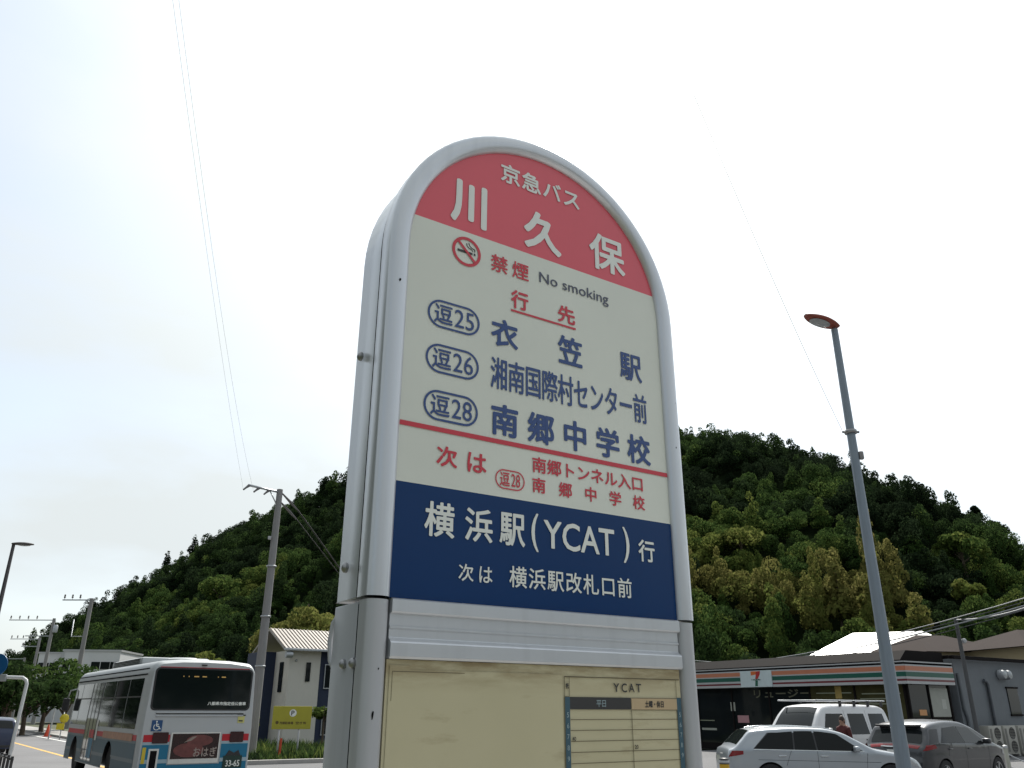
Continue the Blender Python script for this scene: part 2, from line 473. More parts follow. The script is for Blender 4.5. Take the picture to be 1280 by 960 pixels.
def blobs_tall(rng, w, h, n, base=0.0):
    out = []
    for i in range(n):
        f = (i + 0.5) / n; a = rng.random() * 6.283; r = w * 0.35 * (1 - f * 0.7) * rng.random()
        s = w * (0.55 * (1 - f) ** 0.8 + 0.12)
        out.append((r * math.cos(a), r * math.sin(a), base + h * (0.12 + 0.86 * f), s, s, h / n * 0.75))
    return out

# forest: crowns in a jittered grid over the slope; one mass
rng = np.random.default_rng(11)
TINTS = []                                                    # places where the canopy is paler: (x, y, radius, tint)
for px, py, r_, tn in ((280, 735, 15, 0.60), (330, 720, 12, 0.62), (190, 760, 14, 0.5), (400, 690, 10, 0.45), (130, 790, 12, 0.5), (240, 700, 10, 0.45),
                       (900, 665, 11, 0.72), (935, 680, 9, 0.80), (960, 690, 9, 0.76), (880, 650, 8, 0.62), (1000, 710, 9, 0.70), (985, 665, 8, 0.5),
                       (905, 735, 9, 0.93), (935, 750, 9, 0.95), (960, 740, 9, 0.9), (985, 760, 8, 0.92), (1035, 735, 8, 0.98), (1060, 720, 7, 0.97), (1080, 755, 8, 0.95), (1110, 770, 6, 0.9),
                       (880, 750, 8, 0.55), (925, 770, 8, 0.5), (1215, 690, 8, 0.62), (1265, 715, 8, 0.62), (1240, 740, 6, 0.82), (1200, 655, 8, 0.45), (1000, 640, 8, 0.5),
                       (1090, 680, 8, 0.48), (940, 610, 9, 0.45), (1020, 600, 9, 0.48), (1270, 760, 8, 0.6), (1020, 790, 6, 0.5), (950, 810, 6, 0.55)):
    h_ = hill_hit(px, py)
    if h_: TINTS.append((h_[0], h_[1], r_, tn))
allv = []; allt = []
protos = []
NLEAF = 1600
for i in range(14):
    pr = np.random.default_rng(100 + i)
    if i < 9: bl = blobs_round(pr, 1.0, 1.1, 9)
    elif i < 12: bl = blobs_tall(pr, 0.75, 1.5, 6)
    else: bl = blobs_round(pr, 1.1, 0.8, 7)
    bl = [tuple(q_ * (1 + pr.normal() * 0.06) for q_ in b_) for b_ in bl]
    v_, d_, k_ = leaf_cloud(pr, bl, NLEAF, 0.050, 0.35)
    kt = pr.normal(size=len(bl)) * 0.05
    protos.append((v_, kt[k_] + pr.normal(size=NLEAF) * 0.035))
for yy in np.arange(80, 330, 3.7):
    for xx in np.arange(-330, 215, 3.7):
        x = xx + rng.uniform(-1.8, 1.8); y = yy + rng.uniform(-1.8, 1.8)
        az = math.atan2(x, y)
        if az < R(-37) or az > R(39): continue
        Yr = float(np.interp(x, rx, ry))
        if y > Yr + 9: continue
        Hh = float(np.interp(x, rx, rh)); foot = Yr - (48 + max(Hh - 6.3, 0) * 1.15)
        if y < foot - 6: continue
        z = float(hill_h(x, y))
        far = math.hypot(x, y)
        if far > 330 and rng.random() < 0.3: continue
        sc = (2.3 + 2.7 * rng.random() ** 1.5) * (1.0 if far < 260 else 1.15)
        tn = 0.13 + 0.34 * float(vnoise(x, y, 26, 21)) + rng.normal() * 0.07
        for tx, ty, tr_, tt in TINTS:
            dd = math.hypot(x - tx, y - ty)
            if dd < tr_: tn = tt + rng.normal() * 0.07
        kind = rng.integers(0, 14)
        v_, kt = protos[kind]
        if tn > 0.86 and rng.random() < 0.45: v_, kt = protos[9 + int(rng.integers(0, 3))]
        a = rng.random() * 6.283; ca, sa = math.cos(a), math.sin(a)
        vz = sc * rng.uniform(0.8, 1.55) * (1.35 if tn > 0.86 else 1.0)
        w = np.empty_like(v_)
        w[:, 0] = (v_[:, 0] * ca - v_[:, 1] * sa) * sc + x; w[:, 1] = (v_[:, 0] * sa + v_[:, 1] * ca) * sc + y; w[:, 2] = v_[:, 2] * vz + z + 0.6
        allv.append(w); allt.append(np.clip(tn + kt * 1.2, 0, 1))
for k in range(150):                                          # unseen trees added left of the road and behind the viewer to darken glass reflections
    if k < 60:
        p = ru(-10 - 8 * rng.random(), 14 + 90 * rng.random())
    else:
        a = R(70 + 215 * rng.random()); r_ = 75 + 35 * rng.random(); p = Vector((math.sin(a) * r_, math.cos(a) * r_, 0))
    v_, kt = protos[int(rng.integers(0, 14))]; sc = rng.uniform(5.5, 8.5)
    w = v_ * sc; w[:, 2] *= 1.5; w += np.array([p.x, p.y, 0.2])
    allv.append(w); allt.append(np.clip(0.3 + kt * 1.2 + rng.normal() * 0.1, 0, 1))
fm = leaf_mesh('forest', np.concatenate(allv), np.concatenate(allt))
forest = bpy.data.objects.new('forest', fm); COL.objects.link(forest)
tag(forest, 'dense dark green forest covering the whole hillside behind the street', 'forest', kind='stuff')
del allv, allt

def tree(label, x, y, z, w, h, tint, shape='round', seed=1, n=1500, leaf=0.3, trunk=1.5, cat='tree', group=None, name='tree', tj=0.05):
    pr = np.random.default_rng(seed)
    root = thing(name, label, cat, (x, y, z), pr.random() * 6.0, group)
    if shape == 'round': bl = blobs_round(pr, w, h, 12, trunk)
    elif shape == 'tall': bl = blobs_tall(pr, w, h, 8, trunk)
    else: bl = blobs_round(pr, w, h, 14, trunk, 0.5)
    v_, d_, k_ = leaf_cloud(pr, bl, n, leaf, 0.25)
    kt = pr.normal(size=len(bl)) * tj
    me = leaf_mesh('crown', v_, np.clip(tint + kt[k_] + pr.normal(size=n) * 0.04, 0, 1))
    o = bpy.data.objects.new('crown', me); COL.objects.link(o); o.parent = root
    mb = MB(); rt = max(0.05, w * 0.055)
    mb.tube([(0, 0, -0.3), (0.03 * w, 0.02, trunk * 0.6), (0.02 * w, 0.04 * w, trunk + h * 0.35), (-0.02 * w, 0, trunk + h * 0.75)], [rt * 1.3, rt, rt * 0.75, rt * 0.3], 8)
    for b in bl[:6]:
        mb.tube([(0.02 * w, 0.02 * w, trunk + (b[2] - trunk) * 0.2), (b[0] * 0.5, b[1] * 0.5, trunk + (b[2] - trunk) * 0.65), (b[0], b[1], b[2])], [rt * 0.55, rt * 0.4, rt * 0.15], 6)
    mb.build('trunk', M_bark, root, 60)
    return root
def hill_tree(label, px, py, w, h, tint, shape='round', seed=1, n=900, trunk=2.0, name='tree'):
    hh = hill_hit(px, py)
    if hh is None: return
    x, y = hh
    return tree(label, x, y, float(hill_h(x, y)), w, h, tint, shape, seed, n, 0.42, trunk, name=name)
def ridge_tree(label, x, w, h, tint, shape, seed, trunk=3.0):
    y = float(np.interp(x, rx, ry)) - 3
    return tree(label, x, y, float(hill_h(x, y)), w, h, tint, shape, seed, 800, 0.4, trunk)
ridge_tree('lone tree with thin bare trunk and small round crown above the right ridge', at(1202, 640, 222).x, 1.9, 3.6, 0.25, 'round', 5, 7.5)
ridge_tree('small round treetop standing above the right ridge next to the lone bare-trunked tree', at(1222, 650, 222).x, 3.6, 5.0, 0.22, 'round', 6, 4.5)
ridge_tree('bushy treetop poking out of the ridge right of the tall lamp pole', at(1138, 612, 225).x, 3.2, 5.5, 0.2, 'tall', 7, 5)
ridge_tree('pointed dark conifer standing out on the left skyline above the white bus', at(208, 705, 350).x, 3.4, 9.5, 0.15, 'tall', 8, 3)
ridge_tree('pointed pair of tops on the skyline left of the concrete pole', at(252, 682, 340).x, 3.6, 9.0, 0.18, 'tall', 9, 3.5)
ridge_tree('broad dark crown on the skyline just left of the signboard', at(412, 602, 272).x, 4.6, 5.5, 0.2, 'round', 10, 4.0)
hill_tree('bright yellow-green crown like a cap halfway up the slope at the right edge', 1208, 738, 2.6, 3.6, 0.8, 'round', 21, 900, 3.5)
hill_tree('pale green domed crown on the right slope below the skyline', 1203, 690, 5.0, 5.5, 0.62, 'round', 22, 1300, 3.2)
hill_tree('bright olive crown catching the sun beside the right frame of the signboard', 925, 672, 5.2, 5.0, 0.80, 'wide', 23, 1500, 3.0)
hill_tree('tall yellow bamboo plume left of the lamp pole above the white roof', 1048, 745, 3.4, 11, 0.97, 'tall', 24, 1300, 1.0, 'bamboo_clump')
hill_tree('yellow brown bamboo plume right of the lamp pole above the white roof', 1090, 760, 3.2, 9, 0.93, 'tall', 25, 1200, 1.0, 'bamboo_clump')
hill_tree('bright green bamboo spray in the dark slope above the bus', 278, 735, 6.5, 8, 0.60, 'wide', 26, 1500, 2.0, 'bamboo_clump')

# ================================================================== THE BUS STOP SIGN
SZ = 0.15
sign = thing('bus_stop_sign', 'tall silver bus stop sign with rounded top and red, cream and blue face', 'bus stop sign', vu(0.7709, 1.0746, 0), A)
HWI, HWO, ZC = 0.2756, 0.3112, 2.469            # inner and outer half width, height where the arch starts
ZB = 1.8956                                     # lower edge of the blue band
def arch(r, z0, seg=36, zc=ZC):
    return [(-r, z0)] + [(-r * math.cos(math.pi * k / seg), zc + r * math.sin(math.pi * k / seg)) for k in range(seg + 1)] + [(r, z0)]
# half-round frame swept along the arch
def sweep_frame(z0, name, parent, seg=40):
    path = [(-1, z0)] + [None] * (seg + 1) + [(1, z0)]
    prof = []                                   # (radial offset outwards from the inner edge, y)
    wd = HWO - HWI
    prof.append((0.0, 0.012)); prof.append((0.0, -0.001))
    for k in range(13):
        a = math.pi * k / 12
        prof.append((wd / 2 - wd / 2 * math.cos(a), -0.001 - 0.011 * math.sin(a)))
    prof.append((wd, 0.006)); prof.append((wd, 0.028)); prof.append((wd - 0.001, 0.030)); prof.append((wd - 0.012, 0.032))
    rows = []
    for i in range(seg + 3):
        row = []
        for off, y in prof:
            r = HWI + off
            if i == 0: p = (-r, y, z0)
            elif i == seg + 2: p = (r, y, z0)
            else:
                a = math.pi * (i - 1) / seg
                p = (-r * math.cos(a), y, ZC + r * math.sin(a))
            row.append(p)
        rows.append(row)
    mb = MB(); mb.grid(rows)
    return mb.build(name, M_alu, parent, 50)
sweep_frame(ZB, 'frame', sign)
# rear housing
mb = MB()
o1 = arch(HWO - 0.004, ZB); rows = [[(x, y, z) for x, z in (arch(HWO - 0.004 - e, ZB))] for y, e in ((0.037, 0.012), (0.038, 0.0008), (0.112, 0.0), (0.118, 0.004))]
mb.grid(rows)
mb.face([(x, 0.118, z) for x, z in arch(HWO - 0.008, ZB)])
mb.face([(-HWO, 0.02, ZB + .001), (HWO, 0.02, ZB + .001), (HWO - .004, 0.117, ZB + .001), (-HWO + .004, 0.117, ZB + .001)])
mb.build('housing', M_alu, sign, 40)
mb = MB(); mb.grid([[(x, y, z) for x, z in arch(HWO - 0.003, ZB)] for y in (0.0285, 0.0385)]); mb.build('groove', M_gap, sign, 60)
# face panels, butted along their edges
ZRED, ZBLUE = 2.5295, 2.0646
ang = math.asin((ZRED - ZC) / HWI)
mb = MB(); seg = 40
pts = [(HWI * math.cos(ang + (math.pi - 2 * ang) * k / seg), ZC + HWI * math.sin(ang + (math.pi - 2 * ang) * k / seg)) for k in range(seg + 1)]
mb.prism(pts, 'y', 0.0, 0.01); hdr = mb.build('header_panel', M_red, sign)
mb = MB()
pts = [(HWI, ZBLUE), (HWI, ZC)] + [(HWI * math.cos(ang * k / 4), ZC + HWI * math.sin(ang * k / 4)) for k in range(1, 5)]
pts += [(-x, z) for x, z in reversed(pts)]
mb.prism(pts, 'y', 0.0, 0.01); route = mb.build('route_panel', M_cream, sign)
mb = MB(); mb.prism([(-HWI, ZB), (HWI, ZB), (HWI, ZBLUE), (-HWI, ZBLUE)], 'y', 0.0, 0.01); dest = mb.build('destination_panel', M_blue, sign)
pl = lambda x, z: Vector((x, -0.0012, z))
HV = 0.021
lettering([('川', -0.2010, -0.1265, 2.5435, 2.6345, 'fit', 0.034), ('久', -0.0462, 0.0400, 2.5425, 2.6265, 'fit', 0.034), ('保', 0.1080, 0.1985, 2.5480, 2.6310, 'fit', 0.024),
           ('京急バス', -0.0985, 0.0900, 2.6650, 2.7080, 'cells', 0.026, 0.045)], M_white, hdr, pl)
lettering([('禁煙', -0.1165, -0.0355, 2.4690, 2.5040, 'cells', 0.016, 0.036), ('行', -0.0735, -0.0365, 2.4080, 2.4450, 'fit', 0.026), ('先', 0.0285, 0.0683, 2.4085, 2.4440, 'fit', 0.026),
           ('次', -0.2095, -0.1725, 2.0975, 2.1305, 'fit', 0.024), ('は', -0.1545, -0.1190, 2.0965, 2.1290, 'fit', 0.024),
           ('南郷トンネル入口', -0.0310, 0.2150, 2.1150, 2.1425, 'cells', 0.018, 0.030), ('南郷中学校', -0.0310, 0.2150, 2.0810, 2.1070, 'cells', 0.018, 0.028),
           ('逗', -0.0935, -0.0745, 2.0830, 2.1060, 'fit', 0.012), ('28', -0.0715, -0.0545, 2.0840, 2.1055, 'fit', 0.004)], M_redink, route, pl)
lettering([('衣', -0.1140, -0.0585, 2.3260, 2.3790, 'fit', 0.028), ('笠', 0.0270, 0.0825, 2.3265, 2.3830, 'fit', 0.026), ('駅', 0.1720, 0.2265, 2.3285, 2.3840, 'fit', 0.020),
           ('湘南国際村センター前', -0.1140, 0.2345, 2.2470, 2.3050, 'cells', 0.020, 0.0345), ('南郷中学校', -0.1130, 0.2360, 2.1660, 2.2220, 'cells', 0.028, 0.056)], M_blueink, route, pl)
lettering([('逗', -0.2240, -0.1890, z - 0.0175, z + 0.0175, 'fit', 0.014) for z in (2.3562, 2.2760, 2.1955)] +
          [(t, -0.1855, -0.1480, z - 0.0165, z + 0.0165, 'fit', 0.004) for t, z in (('25', 2.3562), ('26', 2.2760), ('28', 2.1955))], M_blueink, route, pl)
lettering([('No smoking', -0.0120, 0.1510, 2.4705, 2.4985, 'fit', 0.006)], M_grayink, route, pl)
for z in (2.3562, 2.2760, 2.1955):
    mb = MB(); flat_ring(mb, ring_pts(-0.1865, z, 0.099, 0.051, 0.0254), ring_pts(-0.1865, z, 0.0915, 0.0435, 0.0216), pl)
    mb.build('route_badge', M_blueink, route)
mb = MB()
flat_ring(mb, ring_pts(-0.0738, 2.0945, 0.0565, 0.0325, 0.0162), ring_pts(-0.0738, 2.0945, 0.0525, 0.0285, 0.0142), pl); mb.build('route_badge', M_redink, route)
for x0, x1, z0, z1 in ((-0.0735, 0.0690, 2.4005, 2.4045), (-HWI + .001, HWI - .001, 2.1520, 2.1598)):
    mb = MB(); mb.face([pl(x0, z0), pl(x1, z0), pl(x1, z1), pl(x0, z1)]); mb.build('rule_line', M_redink, route)
mb = MB()
cx, cz = -0.1662, 2.4895
flat_ring(mb, ring_pts(cx, cz, 0.0575, 0.0575, 0.02875), ring_pts(cx, cz, 0.0465, 0.0465, 0.02325), pl)
c_, s_ = math.cos(R(-45)), math.sin(R(-45))
pl2 = lambda x, z: Vector((x, -0.0017, z))
mb.face([pl2(cx + x * c_ - y * s_, cz + x * s_ + y * c_) for x, y in ((-0.024, -0.0024), (0.024, -0.0024), (0.024, 0.0024), (-0.024, 0.0024))])
mb.build('no_smoking_ring', M_redink, route)
mb = MB()
def strip(mb, pts, w, pl):
    for (x0, z0), (x1, z1) in zip(pts, pts[1:]):
        l = math.hypot(x1 - x0, z1 - z0); nx, nz = -(z1 - z0) / l * w / 2, (x1 - x0) / l * w / 2
        mb.face([pl(x0 - nx, z0 - nz), pl(x1 - nx, z1 - nz), pl(x1 + nx, z1 + nz), pl(x0 + nx, z0 + nz)])
pl3 = lambda x, z: Vector((x, -0.0009, z))
strip(mb, [(cx - 0.018, cz - 0.001), (cx + 0.012, cz - 0.001)], 0.0045, pl3); strip(mb, [(cx + 0.0145, cz - 0.001), (cx + 0.018, cz - 0.001)], 0.0045, pl3)
strip(mb, [(cx + 0.0165, cz + 0.004), (cx + 0.0165, cz + 0.009), (cx + 0.010, cz + 0.0105), (cx + 0.006, cz + 0.0135), (cx + 0.004, cz + 0.019)], 0.0017, pl3)
strip(mb, [(cx + 0.0125, cz + 0.004), (cx + 0.0105, cz + 0.007), (cx + 0.004, cz + 0.009), (cx + 0.0005, cz + 0.0125), (cx - 0.0002, cz + 0.017)], 0.0017, pl3)
mb.build('cigarette_mark', M_black, route)
lettering([('横', -0.2255, -0.1740, 1.9880, 2.0410, 'fit', 0.020), ('浜', -0.1560, -0.1060, 1.9880, 2.0400, 'fit', 0.020), ('駅', -0.0935, -0.0450, 1.9885, 2.0405, 'fit', 0.020),
           ('(', -0.0330, -0.0190, 1.9840, 2.0460, 'fit', 0.012), ('YCAT', -0.0085, 0.1400, 1.9920, 2.0385, 'fit', 0.018), (')', 0.1590, 0.1735, 1.9840, 2.0460, 'fit', 0.012),
           ('行', 0.1935, 0.2315, 1.9900, 2.0285, 'fit', 0.020), ('次', -0.1650, -0.1390, 1.9275, 1.9530, 'fit', 0.014), ('は', -0.1290, -0.1055, 1.9275, 1.9520, 'fit', 0.014),
           ('横浜駅改札口前', -0.0745, 0.1745, 1.9250, 1.9580, 'cells', 0.014, 0.0325)], M_white, dest, pl)

# lower pillar: two extruded posts, cross rails and the timetable board
ZL = ZB - 0.004
mb = MB()
def post_profile(s):
    r = []
    wd = HWO - HWI - 0.002
    r.append((HWI - 0.002, 0.012))
    for k in range(9):
        a = math.pi * k / 8
        r.append((HWI + wd / 2 - wd / 2 * math.cos(a), 0.001 - 0.011 * math.sin(a)))
    r += [(HWI + wd - 0.0005, 0.024), (HWI - 0.002, 0.024)]
    return [(x * s, y) for x, y in r]
for s in (-1, 1): mb.prism(post_profile(s), 'z', SZ + 0.1, ZL)
mb.build('post', M_alu2, sign, 40)
mb = MB()
mb.box((0, 0.073, (SZ + ZL) / 2), (2 * HWO - 0.006, 0.086, ZL - SZ - 0.002), bev=0.0025)
mb.build('back_case', M_alu2, sign, 40)
mb = MB()
for s in (-1, 1): mb.box((s * (HWO - 0.0090), 0.0270, (SZ + ZL) / 2), (0.011, 0.0054, ZL - SZ - 0.01))
mb.build('seam', M_gap, sign)
ZP = 1.8140
mb = MB(); hw = HWI - 0.003
rail = [(0.010, ZB - 0.001), (-0.005, ZB - 0.001), (-0.008, ZB - 0.003), (-0.008, ZB - 0.019), (-0.006, ZB - 0.021), (-0.001, ZB - 0.022), (-0.001, ZB - 0.037), (-0.003, ZB - 0.039), (-0.003, ZB - 0.041), (-0.001, ZB - 0.043),
        (-0.001, ZB - 0.053), (-0.003, ZB - 0.056), (-0.007, ZB - 0.058), (-0.009, ZB - 0.061), (-0.009, ZP + 0.003), (-0.006, ZP), (0.010, ZP)]
mb.prism(rail, 'x', -hw, hw)
mb.build('cross_rail', M_alu, sign, 30)
# timetable board with stains
mp_ = bpy.data.materials.new('timetable_paper'); mp_.use_nodes = True
t = mp_.node_tree; b = t.nodes['Principled BSDF']; b.inputs['Roughness'].default_value = 0.42
tcn = t.nodes.new('ShaderNodeTexCoord')
n1 = t.nodes.new('ShaderNodeTexNoise'); n1.inputs['Scale'].default_value = 7; n1.inputs['Detail'].default_value = 6
mpg = t.nodes.new('ShaderNodeMapping'); mpg.inputs['Scale'].default_value = (5, 5, 22)
n2 = t.nodes.new('ShaderNodeTexNoise'); n2.inputs['Scale'].default_value = 1.6; n2.inputs['Detail'].default_value = 8; n2.inputs['Roughness'].default_value = 0.65
t.links.new(tcn.outputs['Object'], n1.inputs['Vector']); t.links.new(tcn.outputs['Object'], mpg.inputs[0]); t.links.new(mpg.outputs[0], n2.inputs['Vector'])
sx_ = t.nodes.new('ShaderNodeSeparateXYZ'); t.links.new(tcn.outputs['Object'], sx_.inputs[0])
r1 = t.nodes.new('ShaderNodeMapRange'); r1.inputs['From Min'].default_value = 1.770; r1.inputs['From Max'].default_value = 1.812; t.links.new(sx_.outputs[2], r1.inputs['Value'])
r2 = t.nodes.new('ShaderNodeMapRange'); r2.inputs['From Min'].default_value = 0.40; r2.inputs['From Max'].default_value = 0.58; t.links.new(n2.outputs[0], r2.inputs['Value'])
ad = t.nodes.new('ShaderNodeMath'); ad.operation = 'MULTIPLY'; t.links.new(r1.outputs[0], ad.inputs[0]); t.links.new(r2.outputs[0], ad.inputs[1])
r3 = t.nodes.new('ShaderNodeMapRange'); r3.inputs['From Min'].default_value = 0.58; r3.inputs['From Max'].default_value = 0.70; r3.inputs['To Max'].default_value = 0.40; t.links.new(n2.outputs[0], r3.inputs['Value'])
a2 = t.nodes.new('ShaderNodeMath'); a2.operation = 'MAXIMUM'; t.links.new(ad.outputs[0], a2.inputs[0]); t.links.new(r3.outputs[0], a2.inputs[1])
mi = t.nodes.new('ShaderNodeMix'); mi.data_type = 'RGBA'; mi.inputs[6].default_value = (0.47, 0.43, 0.27, 1); mi.inputs[7].default_value = (0.55, 0.50, 0.33, 1)
t.links.new(n1.outputs[0], mi.inputs[0])
m2 = t.nodes.new('ShaderNodeMix'); m2.data_type = 'RGBA'; m2.inputs[7].default_value = (0.22, 0.15, 0.06, 1)
m3 = t.nodes.new('ShaderNodeMath'); m3.operation = 'MULTIPLY'; m3.inputs[1].default_value = 0.75
t.links.new(a2.outputs[0], m3.inputs[0]); t.links.new(m3.outputs[0], m2.inputs[0]); t.links.new(mi.outputs[2], m2.inputs[6]); t.links.new(m2.outputs[2], b.inputs['Base Color'])
mb = MB(); mb.box((0, 0.006, (0.75 + ZP) / 2), (2 * hw, 0.010, ZP - 0.75 - 0.001)); board = mb.build('timetable_board', mp_, sign)
plb = lambda x, z: Vector((x, -0.0002, z))
plc = lambda x, z: Vector((x, -0.0007, z))
mb = MB(); mb.face([plb(-0.268, 1.02), plb(-0.268, 1.806), plb(-0.236, 1.806), plb(-0.236, 1.8005), plb(0.024, 1.8005), plb(0.024, 1.02)]); mb.build('old_sheet', mp_, board)
def rect(mb, x0, x1, z0, z1, p=plc): mb.face([p(x0, z0), p(x1, z0), p(x1, z1), p(x0, z1)])
mb = MB(); W_ = 0.0009
rect(mb, 0.0275, 0.2695, 1.7968, 1.7982); rect(mb, 0.0275, 0.0284, 1.02, 1.7968); rect(mb, 0.0368, 0.0376, 1.7690, 1.7968); rect(mb, 0.0284, 0.0368, 1.7682, 1.7690)
rect(mb, 0.2612, 0.2620, 1.7690, 1.7968)
rect(mb, 0.1606, 0.1617, 1.02, 1.7505); rect(mb, 0.1617, 0.2612, 1.7672, 1.7680); rect(mb, 0.1617, 0.2612, 1.7497, 1.7506)
z = 1.7355
while z > 1.05:
    rect(mb, 0.0382, 0.1606, z, z + W_); rect(mb, 0.1617, 0.2612, z, z + W_); z -= 0.0153
rect(mb, -0.2640, -0.1500, 1.7975, 1.7982, plc); rect(mb, -0.2640, -0.2634, 1.7600, 1.7975, plc)
mb.build('timetable_lines', M_line, board)
mb = MB(); rect(mb, 0.0376, 0.1606, 1.7505, 1.7682); mb.build('weekday_header', M_black, board)
mb = MB(); rect(mb, 0.1617, 0.2612, 1.7506, 1.7672); mb.build('holiday_header', M_pink, board)
mb = MB(); rect(mb, 0.0284, 0.0376, 1.02, 1.7682); rect(mb, 0.2612, 0.2710, 1.02, 1.7690); mb.build('hour_strip', M_teal, board)
ple = lambda x, z: Vector((x, -0.0012, z))
lettering([('Y', 0.1250, 0.1370, 1.7765, 1.7895, 'fit', 0.02), ('C', 0.1415, 0.1530, 1.7760, 1.7898, 'fit', 0.02), ('A', 0.1570, 0.1690, 1.7765, 1.7895, 'fit', 0.02), ('T', 0.1725, 0.1835, 1.7765, 1.7895, 'fit', 0.02),
           ('土曜・休日', 0.1900, 0.2320, 1.7535, 1.7640, 'cells', 0.03), ('行先', 0.0297, 0.0357, 1.7800, 1.7880, 'cells', 0.02, 0.006)], M_black, board, ple)
lettering([('40', 0.0405, 0.0475, 1.7060, 1.7118, 'fit', 0.02), ('20', 0.1640, 0.1712, 1.6925, 1.6985, 'fit', 0.02)], M_black, board, ple)
lettering([('平日', 0.0890, 0.1095, 1.7540, 1.7648, 'cells', 0.0, 0.0102)] + [(str(5 + k), 0.0310, 0.0350, 1.7390 - k * 0.0153, 1.7460 - k * 0.0153, 'fit', 0.0) for k in range(5)] +
          [(str(5 + k), 0.2640, 0.2680, 1.7390 - k * 0.0153, 1.7460 - k * 0.0153, 'fit', 0.0) for k in range(5)], mat('pale_strip_ink', lin((150, 170, 175)), 0.5), board, ple)
# bolts and the small latch on the left side
for y, z, r in ((0.088, 2.288, 0.0075), (0.082, 1.944, 0.0075), (0.062, 1.808, 0.0065), (0.028, 1.808, 0.0072)):
    for s in (-1, 1):
        mb = MB(); mb.lathe([(r, 0), (r, s * 0.004), (r * 0.6, s * 0.007), (0.0005, s * 0.008)], (s * (HWO - 0.003), y, z), 'x', 14)
        mb.build('bolt', M_bolt, sign, 40)
mb = MB(); mb.tube([(-0.300, 0.114, 1.800), (-0.306, 0.121, 1.815), (-0.308, 0.124, 1.842), (-0.306, 0.121, 1.868), (-0.300, 0.114, 1.882)], 0.0045, 8); mb.build('latch', M_alu2, sign, 40)
mb = MB(); mb.box((0, 0.035, SZ + 0.02), (0.80, 0.34, 0.04), bev=0.008); mb.build('base_plate', M_alu2, sign)
for x, y, z, w_, h_ in ((-0.2935, -0.0104, 1.742, 0.0016, 0.011), (-0.2935, -0.0124, 2.39, 0.002, 0.006), (-0.297, -0.0098, 1.655, 0.0012, 0.012), (0.299, -0.0112, 2.30, 0.0012, 0.007), (0.2925, -0.0122, 2.21, 0.0011, 0.004), (-0.289, -0.0103, 1.80, 0.001, 0.003)):
    mb = MB(); mb.face([(x + w_ * math.cos(2 * math.pi * k / 9) * (1 + 0.4 * math.sin(k * 2.3)), y, z + h_ * 0.5 * math.sin(2 * math.pi * k / 9 + 0.3)) for k in range(9)]); mb.build('scratch', M_gap, sign)

# ================================================================== THE SHOP ACROSS THE ROAD
M_shopwall = mat('shop_grey_wall', (0.15, 0.165, 0.18), 0.7, 0, 0.08, 1.5, 0.1, 30, streak=0.25)
M_dark = mat('dark_brown_metal', (0.010, 0.008, 0.008), 0.85, 0, 0.15, 2, spec=0.12)
M_fwhite = mat('fascia_white', (0.40, 0.41, 0.42), 0.35, 0, 0.06, 2, streak=0.12)
M_forange = mat('fascia_orange', (0.46, 0.17, 0.095), 0.35, 0, 0.08, 2)
M_fgreen = mat('fascia_green', (0.006, 0.085, 0.06), 0.35, 0, 0.1, 2)
M_fred = mat('fascia_red', (0.13, 0.015, 0.022), 0.35, 0, 0.1, 2)
M_inwall = mat('shop_interior', (0.16, 0.15, 0.12), 0.8, 0, 0.2, 1)
M_poster = mat('poster_paper', (0.34, 0.35, 0.31), 0.6, 0, 0.12, 4)
M_ppink = mat('pink_poster', (0.42, 0.22, 0.24), 0.6)
M_shelf = mat('shop_goods', (0.20, 0.17, 0.12), 0.7, 0, 0.9, 9)
shop = thing('convenience_store', 'convenience store with orange, green and red striped fascia and grey side wall', 'shop', vu(32.4, 20.5, -0.03), A)
LY, LX, FH0, FH1 = 19.0, 3.45, 2.80, 3.68
mb = MB(); mb.box((9.0 + 2.0, LY / 2 + 0.1, 1.95), (14.0, LY - 0.3, 3.9)); 
mb.build('wall', M_shopwall, shop)
mb = MB(); mb.box((10.9, 0.02, 3.95), (14.6, 0.2, 0.14), bev=0.01); mb.box((3.55, 9.0, 3.95), (0.2, 17.8, 0.14), bev=0.01); mb.box((10.9, LY - 0.05, 3.95), (14.6, 0.2, 0.14)); mb.build('coping', M_dark, shop)
mb = MB(); mb.prism([(0.25, 3.70), (0.25, 3.74), (0.75, 4.13), (3.4, 4.13), (3.4, 3.70)], 'y', 0.3, LY - 0.4)
mb.build('roof', M_dark, shop)
mb = MB(); mb.box((2.0, LY / 2, 3.24), (3.2, LY - 0.7, 0.75)); mb.build('soffit', M_inwall, shop)
